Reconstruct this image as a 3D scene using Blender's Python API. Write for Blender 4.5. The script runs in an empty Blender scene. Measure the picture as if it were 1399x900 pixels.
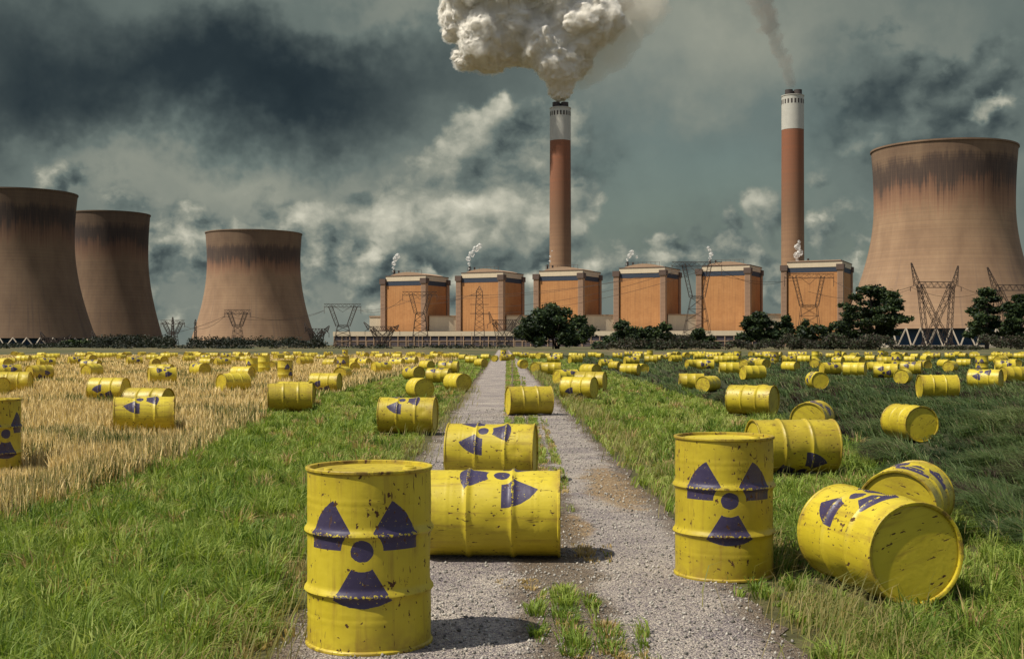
import bpy, bmesh, math, random
import numpy as np
from mathutils import Vector, Matrix, noise as mnoise
R = math.radians
C = bpy.context.scene.collection
SC = bpy.context.scene

# ------------------------------------------------------------------ camera
F, HZ, CX, HC = 1650.0, 471.0, 699.5, 1.39      # focal length, horizon row, middle column (photograph pixels), eye height (m)
cam_d = bpy.data.cameras.new('camera'); cam = bpy.data.objects.new('camera', cam_d); C.objects.link(cam)
cam.location = (0, 0, HC); cam.rotation_euler = (R(90), 0, 0)
cam_d.sensor_width = 36; cam_d.lens = F / 1399 * 36; cam_d.shift_y = (HZ - 450) / 1399
cam_d.clip_start = 0.1; cam_d.clip_end = 20000
SC.camera = cam
SC.view_settings.view_transform = 'Standard'; SC.view_settings.look = 'None'
SC.view_settings.exposure = 0.2; SC.view_settings.gamma = 1.0; SC.view_settings.use_curve_mapping = False
SC.render.engine = 'CYCLES'
SC.cycles.use_denoising = True
SC.cycles.max_bounces = 8; SC.cycles.diffuse_bounces = 3; SC.cycles.transparent_max_bounces = 8; SC.cycles.volume_bounces = 4
SC.cycles.sample_clamp_indirect = 6

# ------------------------------------------------------------------ node helper
class G:
    def __init__(s, tree): s.t = tree; s.n = tree.nodes; s.l = tree.links
    def set(s, sock, v):
        if v is None: return
        if isinstance(v, bpy.types.NodeSocket): s.l.new(v, sock)
        elif isinstance(v, (tuple, list)) and len(v) == 3 and sock.type == 'RGBA': sock.default_value = (*v, 1)
        else: sock.default_value = v
    def m(s, op, a, b=None, c=None, clamp=False):
        n = s.n.new('ShaderNodeMath'); n.operation = op; n.use_clamp = clamp
        for i, v in enumerate((a, b, c)): s.set(n.inputs[i], v)
        return n.outputs[0]
    def add(s, *a):
        r = a[0]
        for x in a[1:]: r = s.m('ADD', r, x)
        return r
    def mul(s, *a):
        r = a[0]
        for x in a[1:]: r = s.m('MULTIPLY', r, x)
        return r
    def vm(s, op, a, b=None):
        n = s.n.new('ShaderNodeVectorMath'); n.operation = op; s.set(n.inputs[0], a)
        if b is not None:
            if op == 'SCALE': s.set(n.inputs['Scale'], b)
            else: s.set(n.inputs[1], b)
        return n.outputs[0]
    def xyz(s, v):
        n = s.n.new('ShaderNodeSeparateXYZ'); s.set(n.inputs[0], v); return n.outputs[0], n.outputs[1], n.outputs[2]
    def comb(s, x, y, z):
        n = s.n.new('ShaderNodeCombineXYZ')
        for i, v in enumerate((x, y, z)): s.set(n.inputs[i], v)
        return n.outputs[0]
    def noise(s, vec, scale, detail=4, rough=.55, col=False, dist=0):
        n = s.n.new('ShaderNodeTexNoise'); s.set(n.inputs['Vector'], vec); s.set(n.inputs['Scale'], scale)
        n.inputs['Detail'].default_value = detail; n.inputs['Roughness'].default_value = rough; n.inputs['Distortion'].default_value = dist
        return n.outputs['Color'] if col else n.outputs[0]
    def voro(s, vec, scale, feature='F1', out=0):
        n = s.n.new('ShaderNodeTexVoronoi'); n.feature = feature; s.set(n.inputs['Vector'], vec); n.inputs['Scale'].default_value = scale
        return n.outputs[out]
    def ss(s, v, a, b, lo=0., hi=1.):
        n = s.n.new('ShaderNodeMapRange'); n.interpolation_type = 'SMOOTHSTEP'
        for i, x in enumerate((v, a, b, lo, hi)): s.set(n.inputs[i], x)
        return n.outputs[0]
    def mr(s, v, a, b, lo=0., hi=1.):
        n = s.n.new('ShaderNodeMapRange')
        for i, x in enumerate((v, a, b, lo, hi)): s.set(n.inputs[i], x)
        return n.outputs[0]
    def mix(s, f, a, b, mode='MIX'):
        n = s.n.new('ShaderNodeMix'); n.data_type = 'RGBA'; n.blend_type = mode
        s.set(n.inputs[0], f); s.set(n.inputs[6], a); s.set(n.inputs[7], b)
        return n.outputs[2]
    def ramp(s, v, stops, interp='LINEAR'):
        n = s.n.new('ShaderNodeValToRGB'); s.set(n.inputs[0], v); e = n.color_ramp.elements; n.color_ramp.interpolation = interp
        while len(e) < len(stops): e.new(.5)
        for i, (p, c) in enumerate(stops): e[i].position = p; e[i].color = (*c, 1)
        return n.outputs[0]
    def tc(s, which='Object'):
        return s.n.new('ShaderNodeTexCoord').outputs[which]
    def geo(s, which='Position'):
        return s.n.new('ShaderNodeNewGeometry').outputs[which]
    def bump(s, h, strength=.5, dist=.02):
        n = s.n.new('ShaderNodeBump'); n.inputs['Strength'].default_value = strength; n.inputs['Distance'].default_value = dist
        s.set(n.inputs['Height'], h); return n.outputs[0]

def material(name, fn):
    m = bpy.data.materials.new(name); m.use_nodes = True
    t = m.node_tree; t.nodes.clear(); g = G(t)
    out = t.nodes.new('ShaderNodeOutputMaterial')
    fn(g, out); return m
def principled(g, out, col, rough=.6, normal=None, metal=0., spec=.5):
    p = g.n.new('ShaderNodeBsdfPrincipled')
    g.set(p.inputs['Base Color'], col); g.set(p.inputs['Roughness'], rough); g.set(p.inputs['Metallic'], metal)
    p.inputs['Specular IOR Level'].default_value = spec
    if normal is not None: g.set(p.inputs['Normal'], normal)
    g.l.new(p.outputs[0], out.inputs[0]); return p

# ------------------------------------------------------------------ sky
SUN = Vector((-.52, -.20, .80)).normalized()
W = bpy.data.worlds.new('World'); SC.world = W; W.use_nodes = True
W.node_tree.nodes.clear()
def build_sky():
    g = G(W.node_tree)
    out = g.n.new('ShaderNodeOutputWorld'); bg = g.n.new('ShaderNodeBackground'); bg.inputs[1].default_value = 0.1
    g.l.new(bg.outputs[0], out.inputs[0])
    sky = g.n.new('ShaderNodeTexSky'); sky.sky_type = 'NISHITA'; sky.sun_disc = False
    sky.sun_elevation = math.asin(SUN.z); sky.sun_rotation = math.atan2(SUN.x, SUN.y)
    sky.air_density = 1.2; sky.dust_density = 1.5
    d = g.tc('Generated')
    x, y, z = g.xyz(d)
    az = g.m('ARCTAN2', x, y)
    el = g.m('ARCTAN2', z, g.m('SQRT', g.add(g.mul(x, x), g.mul(y, y))))
    # position on the sky in units of 0.1 rad, warped by large and small turbulence
    p0 = g.comb(g.mul(az, 10), g.mul(el, 10), 3.7)
    wn = g.noise(p0, .9, 5, .6, col=True)
    wv = g.vm('SCALE', g.vm('SUBTRACT', wn, (.5, .5, .5)), 1.5)
    wn2 = g.noise(p0, 4.5, 4, .6, col=True)
    wv2 = g.vm('SCALE', g.vm('SUBTRACT', wn2, (.5, .5, .5)), .28)
    p = g.vm('ADD', g.vm('ADD', p0, wv), wv2)
    px_, py_, _ = g.xyz(p)
    def blob(cx, cy, rx, ry, amp):
        a = math.atan((cx - CX) / F) * 10; e = math.atan((HZ - cy) / F * math.cos(a / 10)) * 10
        u = g.m('DIVIDE', g.m('SUBTRACT', px_, a), rx / F * 10)
        v = g.m('DIVIDE', g.m('SUBTRACT', py_, e), ry / F * 10)
        q = g.m('EXPONENT', g.mul(g.add(g.mul(u, u), g.mul(v, v)), -1.0))
        return g.mul(q, amp)
    L = 0.40
    blobs = [(200, 110, 340, 85, -.27), (30, 40, 110, 60, .06), (480, 120, 190, 90, -.10), (40, 175, 260, 50, -.07), (500, 15, 120, 35, .12), (330, 5, 150, 30, .05),
             (310, 225, 120, 45, .10), (150, 235, 140, 35, .05), (420, 265, 130, 50, .06), (250, 330, 90, 50, .03), (400, 440, 360, 70, .10), (1100, 420, 250, 60, .05), (330, 270, 280, 70, .10), (600, 200, 160, 100, .05), (560, 60, 120, 90, .06),
             (840, 130, 90, 90, .04), (990, 55, 190, 70, .14), (1000, 130, 170, 45, .05), (960, 390, 160, 30, .03),
             (1260, 110, 85, 85, -.17), (1330, 160, 70, 70, -.13), (1140, 190, 45, 26, -.09), (1290, 15, 90, 40, .06), (1210, 35, 60, 45, .06), (1390, 260, 60, 90, .06), (800, 235, 45, 30, -.08)]
    acc = L
    for b in blobs: acc = g.add(acc, blob(*b))
    def fb(off, sc, det, ro): return g.noise(g.vm('ADD', g.vm('ADD', p0, g.vm('SCALE', wv, .35)), off), sc, det, ro)
    n1 = fb((0, 0, 0), .95, 6, .5); n3 = fb((7, 3, 1), 2.6, 6, .55)
    acc = g.add(acc, g.mul(g.m('SUBTRACT', n1, .5), .26), g.mul(g.m('SUBTRACT', n3, .5), .07))
    # heaped clouds in layers: solid masses with the side towards the sun lit
    q0 = g.vm('ADD', g.vm('MULTIPLY', p0, (1, 1.25, 1)), g.vm('SCALE', wv2, .5))
    def layer(acc, seed, sc, blobs, base, k, lo, hi, soft=.10, rise=.10):
        M = 0
        for b in blobs: M = g.add(M, blob(*b))
        def heap(off):
            v = g.vm('ADD', q0, (seed + off[0], seed * .7 + off[1], seed * .3))
            return g.add(g.noise(v, sc, 8, .50), g.mul(g.noise(v, sc * 3.1, 5, .5), .15))
        e = .22 / sc
        h0 = heap((0, 0)); h1 = heap((-e, e))
        dens = g.add(h0, M)
        cm = g.mul(g.ss(dens, lo, lo + soft), hi, g.ss(M, .015, .11))
        tone = g.add(base, g.mul(g.m('SUBTRACT', h0, h1), k), g.mul(g.m('SUBTRACT', dens, lo), rise))
        return g.add(g.mul(acc, g.m('SUBTRACT', 1, cm)), g.mul(tone, cm)), cm
    acc, c1 = layer(acc, 3.1, 2.4, [(130, 300, 160, 60, .16), (330, 330, 150, 60, .20), (470, 400, 180, 50, .24), (600, 370, 120, 60, .24), (750, 330, 90, 60, .24), (900, 365, 110, 35, .20), (1010, 380, 90, 30, .18), (1130, 330, 70, 70, .20), (240, 380, 160, 60, .16)], .43, 1.6, .66, .9, .16, .24)
    acc, c2 = layer(acc, 8.4, 1.25, [(695, 225, 85, 75, .52), (740, 320, 60, 50, .30), (800, 280, 60, 60, .38), (565, 280, 80, 60, .34), (440, 295, 80, 40, .34), (640, 330, 80, 50, .30), (320, 235, 90, 45, .20), (1045, 320, 55, 45, .34), (640, 300, 70, 60, .20), (130, 250, 80, 25, .10), (1110, 270, 40, 40, .2), (1185, 250, 50, 30, .14)], .47, 1.8, .72, .92, .18, .24)
    acc, c3 = layer(acc, 14.2, 1.7, [(1255, 110, 80, 75, .42), (1335, 165, 70, 70, .40), (1150, 190, 42, 22, .26), (1390, 60, 60, 60, .24), (1210, 170, 60, 40, .2), (810, 240, 36, 22, .22)], .285, 1.0, .70, .88, .20, .04)
    acc, c4 = layer(acc, 5.7, 2.2, [(1372, 98, 42, 30, .50), (1385, 300, 40, 60, .25), (1290, 30, 60, 24, .18)], .47, 1.3, .74, .85, .30, .26)
    cm = g.m('MAXIMUM', c1, c2)
    tone = g.m('MAXIMUM', g.m('MINIMUM', acc, .98), .02)
    cloud = g.ramp(tone, [(0, (.010, .018, .024)), (.12, (.021, .032, .038)), (.28, (.064, .084, .083)), (.42, (.125, .155, .142)), (.58, (.245, .260, .215)), (.78, (.47, .46, .37)), (1, (.74, .71, .58))])
    # clear sky in the gaps
    gap = g.m('MAXIMUM', blob(960, 250, 170, 95, 1.0), g.m('MAXIMUM', blob(330, 190, 90, 40, .25), blob(1180, 330, 70, 90, .5)))
    gap = g.mul(gap, g.m('SUBTRACT', 1, cm))
    skycol = g.mix(1.0, g.vm('SCALE', sky.outputs[0], .60), (.95, .98, .76), 'MULTIPLY')
    cl10 = g.vm('SCALE', cloud, 10)
    front = g.mix(g.mul(gap, .45), cl10, skycol)
    # overhead and behind: broken bright cloud and blue sky
    n5 = g.noise(d, 2.2, 6, .6)
    bright = g.mix(g.ss(n5, .42, .62), g.vm('SCALE', sky.outputs[0], .75), (3.6, 3.7, 3.9))
    fr = g.mul(g.ss(g.m('ABSOLUTE', az), .95, .6), g.ss(el, .62, .38))
    g.l.new(g.mix(fr, bright, front), bg.inputs[0])
build_sky()
sun_d = bpy.data.lights.new('sun', 'SUN'); sun_d.energy = 4.8; sun_d.angle = R(.5); sun_d.color = (1, .93, .80)
sun = bpy.data.objects.new('sun', sun_d); C.objects.link(sun)
sun.rotation_euler = (-SUN).to_track_quat('-Z', 'Y').to_euler()

# ------------------------------------------------------------------ tagging, meshes
def tag(o, label=None, cat=None, group=None, kind=None):
    if label: o['label'] = label
    if cat: o['category'] = cat
    if group: o['group'] = group
    if kind: o['kind'] = kind
    return o
def empty(name, loc=(0, 0, 0), rz=0):
    o = bpy.data.objects.new(name, None); C.objects.link(o); o.location = loc; o.rotation_euler = (0, 0, rz); o.empty_display_size = .2
    return o
class MB:
    def __init__(s): s.v = []; s.f = []
    def box(s, x0, x1, y0, y1, z0, z1):
        b = len(s.v); s.v += [(x, y, z) for z in (z0, z1) for y in (y0, y1) for x in (x0, x1)]
        s.f += [tuple(b + i for i in q) for q in ((0, 2, 3, 1), (4, 5, 7, 6), (0, 1, 5, 4), (2, 6, 7, 3), (0, 4, 6, 2), (1, 3, 7, 5))]
        return s
    def bar(s, a, b, w):                     # square bar from a to b
        a, b = Vector(a), Vector(b); d = (b - a)
        if d.length < 1e-6: return s
        d.normalize(); u = d.orthogonal().normalized() * w * .5; v = d.cross(u).normalized() * w * .5
        k = len(s.v)
        for q in (a, b): s.v += [tuple(q + u), tuple(q + v), tuple(q - u), tuple(q - v)]
        s.f += [(k + i, k + (i + 1) % 4, k + 4 + (i + 1) % 4, k + 4 + i) for i in range(4)] + [(k + 3, k + 2, k + 1, k), (k + 4, k + 5, k + 6, k + 7)]
        return s
    def truss(s, a, b, wa, wb, n, t):        # lattice member: four chords and diagonals, width wa at a, wb at b
        a, b = Vector(a), Vector(b); d = (b - a).normalized()
        u = d.cross(Vector((0, 1, 0))); u = u.normalized() if u.length > .1 else Vector((1, 0, 0)); v = d.cross(u).normalized()
        def c(i, k):
            q = a.lerp(b, i / n); w = (wa + (wb - wa) * i / n) * .5
            return q + u * w * (1, 1, -1, -1)[k] + v * w * (1, -1, -1, 1)[k]
        for k in range(4): s.bar(c(0, k), c(n, k), t)
        for i in range(n):
            for k in range(4):
                k2 = (k + 1) % 4
                s.bar(c(i, k if i % 2 else k2), c(i + 1, k2 if i % 2 else k), t * .7)
        return s
    def lathe(s, prof, seg, close=False):
        b = len(s.v)
        for (r, z) in prof:
            for i in range(seg):
                a = 2 * math.pi * i / seg; s.v.append((r * math.cos(a), r * math.sin(a), z))
        n = len(prof)
        for j in range(n - 1 if not close else n):
            for i in range(seg):
                j2 = (j + 1) % n; i2 = (i + 1) % seg
                s.f.append((b + j * seg + i, b + j * seg + i2, b + j2 * seg + i2, b + j2 * seg + i))
        return s
    def disc(s, r, z, seg, up=True, cx=0, cy=0):
        b = len(s.v)
        for i in range(seg):
            a = 2 * math.pi * i / seg * (1 if up else -1); s.v.append((cx + r * math.cos(a), cy + r * math.sin(a), z))
        s.f.append(tuple(range(b, b + seg))); return s
    def cyl(s, cx, cy, r, z0, z1, seg=16, r2=None):
        b = len(s.v); r2 = r if r2 is None else r2
        for z, q in ((z0, r), (z1, r2)):
            for i in range(seg):
                a = 2 * math.pi * i / seg; s.v.append((cx + q * math.cos(a), cy + q * math.sin(a), z))
        s.f += [(b + i, b + (i + 1) % seg, b + seg + (i + 1) % seg, b + seg + i) for i in range(seg)]
        s.f += [tuple(b + seg + i for i in range(seg)), tuple(b + seg - 1 - i for i in range(seg))]
        return s
    def build(s, name, mat, parent=None, smooth=False, loc=None):
        me = bpy.data.meshes.new(name); me.from_pydata(s.v, [], s.f); me.update()
        if smooth:
            me.polygons.foreach_set('use_smooth', [True] * len(me.polygons))
            try: me.set_sharp_from_angle(angle=R(38))
            except Exception: pass
        me.materials.append(mat)
        o = bpy.data.objects.new(name, me); C.objects.link(o)
        if parent is not None: o.parent = parent
        if loc is not None: o.location = loc
        return o
def tri_mesh(name, V, T, mat, attr=None, parent=None):
    me = bpy.data.meshes.new(name)
    V = np.ascontiguousarray(V, np.float32); T = np.ascontiguousarray(T, np.int32)
    me.vertices.add(len(V)); me.vertices.foreach_set('co', V.ravel())
    me.loops.add(T.size); me.loops.foreach_set('vertex_index', T.ravel())
    me.polygons.add(len(T)); me.polygons.foreach_set('loop_start', np.arange(0, T.size, 3, dtype=np.int32))
    if attr is not None:
        a = me.attributes.new('tint', 'FLOAT_COLOR', 'POINT')
        a.data.foreach_set('color', np.ascontiguousarray(np.concatenate([attr, np.ones((len(attr), 1))], 1), np.float32).ravel())
    me.materials.append(mat); me.update(calc_edges=True)
    o = bpy.data.objects.new(name, me); C.objects.link(o)
    if parent is not None: o.parent = parent
    return o
def at(px, py, D): return Vector(((px - CX) / F * D, D, HC - (py - HZ) / F * D))

# ------------------------------------------------------------------ lie of the land
def sstep(t): t = np.clip(t, 0, 1); return t * t * (3 - 2 * t)
def path_l(y): return -1.03 - .0085 * y
def path_r(y): return 1.35 - .0068 * y
def strip_c(y): return .30 - .005 * y
def stub_e(y): return -3.85 - 1.15 * sstep((np.asarray(y, float) - 13) / 14)
def ditch_e(y): return 3.55 + 1.25 * sstep((np.asarray(y, float) - 7) / 12)
def gz(x, y):
    x = np.asarray(x, float); y = np.asarray(y, float)
    e = ditch_e(y)
    dip = -.34 * sstep((x - e) / .9) * (1 - sstep((x - e - 1.7) / 2.2)) * sstep((y - 4) / 4) * (1 - sstep((y - 45) / 40))
    return dip

# ------------------------------------------------------------------ ground
def m_ground(g, out):
    p = g.geo(); x, y, z = g.xyz(p)
    n = g.noise(p, .35, 5, .6); n2 = g.noise(p, 6, 5, .65); n3 = g.noise(p, 45, 3, .6)
    near = g.ramp(n2, [(.3, (.05, .040, .022)), (.5, (.085, .080, .032)), (.7, (.15, .115, .06))])
    near = g.mix(g.mul(n3, .5), near, (.03, .04, .015))
    far = g.ramp(g.noise(g.comb(g.mul(x, .03), g.mul(y, .006), 0), 2.0, 6, .65), [(.3, (.045, .065, .025)), (.48, (.085, .085, .04)), (.6, (.16, .12, .065)), (.75, (.07, .075, .035))])
    dk = g.ss(x, 4.2, 5.4)  # earth darkened from the ditch rightwards, bank shade painted into the colour
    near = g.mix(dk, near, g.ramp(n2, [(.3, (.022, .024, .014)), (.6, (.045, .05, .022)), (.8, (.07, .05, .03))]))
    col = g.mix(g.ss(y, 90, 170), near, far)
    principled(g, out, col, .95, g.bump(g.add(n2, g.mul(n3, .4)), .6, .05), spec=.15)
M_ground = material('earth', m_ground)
def m_gravel(g, out):
    p = g.geo(); x, y, z = g.xyz(p)
    cells = g.voro(p, 95, 'F1', 1); dist = g.voro(p, 95, 'F1', 0)
    cells2 = g.voro(p, 240, 'F1', 1)
    v = g.xyz(cells)[0]; v2 = g.xyz(cells2)[1]
    big = g.noise(p, 1.1, 5, .6); fine = g.noise(p, 26, 4, .6)
    t = g.add(g.mul(v, .45), g.mul(v2, .35), g.mul(g.m('SUBTRACT', big, .5), .9), g.mul(g.m('SUBTRACT', fine, .5), .35), .05)
    col = g.ramp(t, [(.10, (.095, .078, .095)), (.32, (.205, .175, .175)), (.52, (.34, .295, .255)), (.75, (.48, .42, .34)), (.95, (.66, .60, .50))])
    # dry earth and straw trodden into the gravel
    pw = g.add(g.noise(p, 1.7, 5, .65), 0)
    def spot(cx, cy, rx, ry):
        u = g.m('DIVIDE', g.m('SUBTRACT', x, cx), rx); w = g.m('DIVIDE', g.m('SUBTRACT', y, cy), ry)
        return g.m('EXPONENT', g.mul(g.add(g.mul(u, u), g.mul(w, w)), -1))
    tan = g.m('MAXIMUM', spot(1.0, 11.8, .36, 2.2), spot(.45, 9.2, .2, .8))
    tan = g.ss(g.add(tan, g.mul(g.m('SUBTRACT', pw, .5), 1.3)), .38, .72)
    straw = g.ramp(g.noise(g.comb(g.mul(x, 40), g.mul(y, 14), 0), 1, 4, .7), [(.3, (.10, .06, .03)), (.5, (.26, .17, .08)), (.7, (.42, .31, .16))])
    col = g.mix(g.mul(tan, .85), col, straw)
    # earth in the middle strip and along the edges
    sc_ = g.m('SUBTRACT', x, g.m('SUBTRACT', .30, g.mul(y, .005)))
    strip = g.ss(g.add(g.m('ABSOLUTE', sc_), g.mul(g.m('SUBTRACT', pw, .5), .7)), .34, .16)
    el_ = g.ss(g.add(g.m('SUBTRACT', x, g.m('SUBTRACT', -1.03, g.mul(y, .0085))), g.mul(g.m('SUBTRACT', pw, .5), .5)), .22, .02)
    er_ = g.ss(g.add(g.m('SUBTRACT', g.m('SUBTRACT', 1.35, g.mul(y, .0068)), x), g.mul(g.m('SUBTRACT', pw, .5), .5)), .22, .02)
    soil = g.ramp(fine, [(.3, (.05, .036, .022)), (.55, (.12, .085, .05)), (.75, (.20, .15, .09))])
    col = g.mix(g.mul(g.m('MAXIMUM', strip, g.m('MAXIMUM', el_, er_)), .8), col, soil)
    principled(g, out, col, .9, g.bump(g.add(g.mul(dist, -1.2), g.mul(fine, .3)), .9, .012), spec=.2)
M_gravel = material('gravel', m_gravel)
def m_stubsoil(g, out):
    p = g.geo(); x, y, z = g.xyz(p)
    q = g.comb(g.mul(x, 1), g.mul(y, .6), 0)
    n = g.noise(q, 24, 5, .7); b = g.noise(p, .5, 4, .6)
    col = g.ramp(g.add(g.mul(n, .75), g.mul(b, .25)), [(.3, (.12, .07, .04)), (.43, (.30, .21, .095)), (.56, (.52, .40, .205)), (.75, (.70, .57, .31))])
    principled(g, out, col, .95, g.bump(n, .8, .05), spec=.1)
M_stub = material('straw_litter', m_stubsoil)

def sheet(name, xs, ys, z, mat):
    X, Y = np.meshgrid(xs, ys); Z = gz(X, Y) + z
    V = np.stack([X, Y, Z], -1).reshape(-1, 3); nx = len(xs); ny = len(ys)
    f = [(j * nx + i, j * nx + i + 1, (j + 1) * nx + i + 1, (j + 1) * nx + i) for j in range(ny - 1) for i in range(nx - 1)]
    me = bpy.data.meshes.new(name); me.from_pydata(V.tolist(), [], f); me.polygons.foreach_set('use_smooth', [True] * len(f)); me.materials.append(mat)
    o = bpy.data.objects.new(name, me); C.objects.link(o); return tag(o, kind='structure')
xs = np.concatenate([[-9000, -3000, -900, -300, -100, -40, -12], np.arange(-5, 2.9, 1), np.arange(3, 11, .22), [12, 16, 30, 60, 150, 500, 2000, 9000]])
ys = np.concatenate([[-400, -60, -10], np.arange(0, 14, .5), np.arange(14, 40, 1), np.arange(40, 100, 5), [100, 130, 200, 400, 900, 2500, 9000]])
sheet('ground', xs, ys, 0, M_ground)
def ribbon(name, fl, fr, y0, y1, n, z, mat, wob, seed):
    rnd = random.Random(seed); v = []; f = []
    K = 6
    for i in range(n + 1):
        y = y0 * (y1 / y0) ** (i / n) if y0 > 0 else y0 + (y1 - y0) * i / n
        a = fl(y) + wob * (mnoise.noise((y * 1.7, seed, 0)) + .5 * mnoise.noise((y * 6, seed, 3)))
        b = fr(y) + wob * (mnoise.noise((y * 1.7, seed + 9, 0)) + .5 * mnoise.noise((y * 6, seed + 9, 3)))
        for k in range(K + 1): v.append((float(a + (b - a) * k / K), y, z))
    for i in range(n):
        for k in range(K): q = i * (K + 1) + k; f.append((q, q + 1, q + K + 2, q + K + 1))
    me = bpy.data.meshes.new(name); me.from_pydata(v, [], f); me.materials.append(mat)
    o = bpy.data.objects.new(name, me); C.objects.link(o); return tag(o, kind='structure')
ribbon('gravel_track', path_l, path_r, .6, 330, 240, .005, M_gravel, .15, 3)
ribbon('stubble_field', lambda y: -70 - .6 * y, lambda y: stub_e(y) - .15, 3.0, 165, 200, .009, M_stub, .15, 5)

# ------------------------------------------------------------------ yellow drums
RD, HD = .29, .88
def trefoil(g, x, y, z, wear):
    th = g.m('ARCTAN2', x, g.mul(y, -1))
    u = g.mul(th, RD); v = g.m('SUBTRACT', z, .50)
    r = g.m('SQRT', g.add(g.mul(u, u), g.mul(v, v))); ph = g.m('ARCTAN2', v, u)
    r = g.add(r, g.mul(g.m('SUBTRACT', wear, .5), .012))
    sec = g.m('GREATER_THAN', g.mul(g.m('SINE', g.mul(ph, 3)), r), .003)
    bl = g.mul(sec, g.m('GREATER_THAN', r, .098), g.m('LESS_THAN', r, .275))
    return g.m('MAXIMUM', bl, g.m('LESS_THAN', r, .052))
def drum_paint(g, out, emblem):
    oi = g.n.new('ShaderNodeObjectInfo'); rnd = oi.outputs['Random']
    o = g.tc('Object'); x, y, z = g.xyz(o)
    off = g.comb(g.mul(rnd, 37), g.mul(rnd, 71), g.mul(rnd, 13)); q = g.vm('ADD', o, off)
    big = g.noise(q, 3.2, 4, .6); fine = g.noise(q, 42, 3, .6)
    col = g.ramp(g.add(g.mul(big, .8), g.mul(fine, .10), g.mul(g.m('SUBTRACT', rnd, .3), .38)), [(.25, (.33, .250, .016)), (.5, (.47, .370, .018)), (.8, (.57, .46, .030))])
    # grime: faint runs down the wall and dull patches
    if emblem: runs = g.noise(g.vm('ADD', g.vm('MULTIPLY', o, (26, 26, 1.6)), off), 1, 4, .6)
    else: runs = g.noise(g.vm('ADD', g.vm('MULTIPLY', o, (3, 22, 3)), off), 1, 4, .6)
    col = g.mix(g.ss(runs, .50, .76, 0, .6), col, (.27, .17, .022))
    if emblem:
        low = g.mul(g.m('MAXIMUM', g.ss(z, .16, .01), g.ss(z, .80, .88)), g.ss(g.noise(q, 7, 5, .65), .40, .62))
        col = g.mix(g.mul(low, .55), col, (.23, .135, .025))
    wear = g.noise(q, 30, 4, .65)
    rough = g.add(.38, g.mul(fine, .2))
    if emblem:
        e = trefoil(g, x, y, z, wear)
        hoop = g.m('MINIMUM', g.m('ABSOLUTE', g.m('SUBTRACT', z, .281)), g.m('ABSOLUTE', g.m('SUBTRACT', z, .572)))
        chip = g.m('GREATER_THAN', g.add(g.noise(q, 70, 4, .7), g.mul(g.ss(hoop, .014, .004), .14)), .66)
        e = g.mul(e, g.m('SUBTRACT', 1, chip))
        pc = g.mix(fine, (.028, .021, .058), (.048, .037, .088))
        col = g.mix(e, col, pc)
    # rust: small dark chips in clusters, short runs below them, and along the hoops
    st = (34, 34, 26) if emblem else (16, 48, 30)
    cl = g.noise(q, 5, 3, .6)
    sp = g.noise(g.vm('ADD', g.vm('MULTIPLY', o, st), off), 1, 3, .6)
    thr = g.mr(cl, .33, .68, .69, .595)
    spots = g.ss(g.m('SUBTRACT', sp, thr), 0, .03)
    st2 = (60, 60, 9) if emblem else (10, 80, 50)
    sp2 = g.noise(g.vm('ADD', g.vm('MULTIPLY', o, st2), off), 1, 2, .5)
    drip = g.ss(g.m('SUBTRACT', sp2, g.add(thr, .045)), 0, .05)
    rust = g.m('MAXIMUM', spots, g.mul(drip, .75))
    if emblem:
        under = g.m('MAXIMUM', g.mul(g.ss(z, .15, .272), g.m('LESS_THAN', z, .276)), g.m('MAXIMUM', g.mul(g.ss(z, .43, .562), g.m('LESS_THAN', z, .567)), g.mul(g.ss(z, .70, .85), g.m('LESS_THAN', z, .862))))
        rr = g.noise(g.vm('ADD', g.vm('MULTIPLY', o, (42, 42, 1.2)), off), 1, 4, .6)
        col = g.mix(g.mul(under, g.ss(rr, .56, .74), g.ss(g.noise(q, 4, 3, .6), .42, .60), .75), col, (.20, .095, .020))
        hoopr = g.mul(g.ss(hoop, .012, .002), g.ss(g.noise(q, 16, 4, .7), .56, .66), .85)
        seam = g.mul(g.m('MAXIMUM', g.ss(z, .022, .008), g.ss(z, .856, .868)), g.ss(g.noise(q, 9, 4, .7), .5, .66), .8)
        rust = g.m('MAXIMUM', rust, g.m('MAXIMUM', hoopr, seam))
    col = g.mix(rust, col, g.mix(fine, (.035, .016, .008), (.11, .045, .012)))
    rough = g.add(rough, g.mul(rust, .4))
    principled(g, out, col, rough, g.bump(g.add(g.mul(big, 1.0), g.mul(rust, -.15), g.mul(fine, .04)), .35, .02), spec=.45)
M_drum = material('yellow_drum_paint', lambda g, o: drum_paint(g, o, True))
M_lid = material('yellow_lid_paint', lambda g, o: drum_paint(g, o, False))
M_bung = material('bung_metal', lambda g, o: principled(g, o, (.50, .40, .03), .45))

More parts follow.
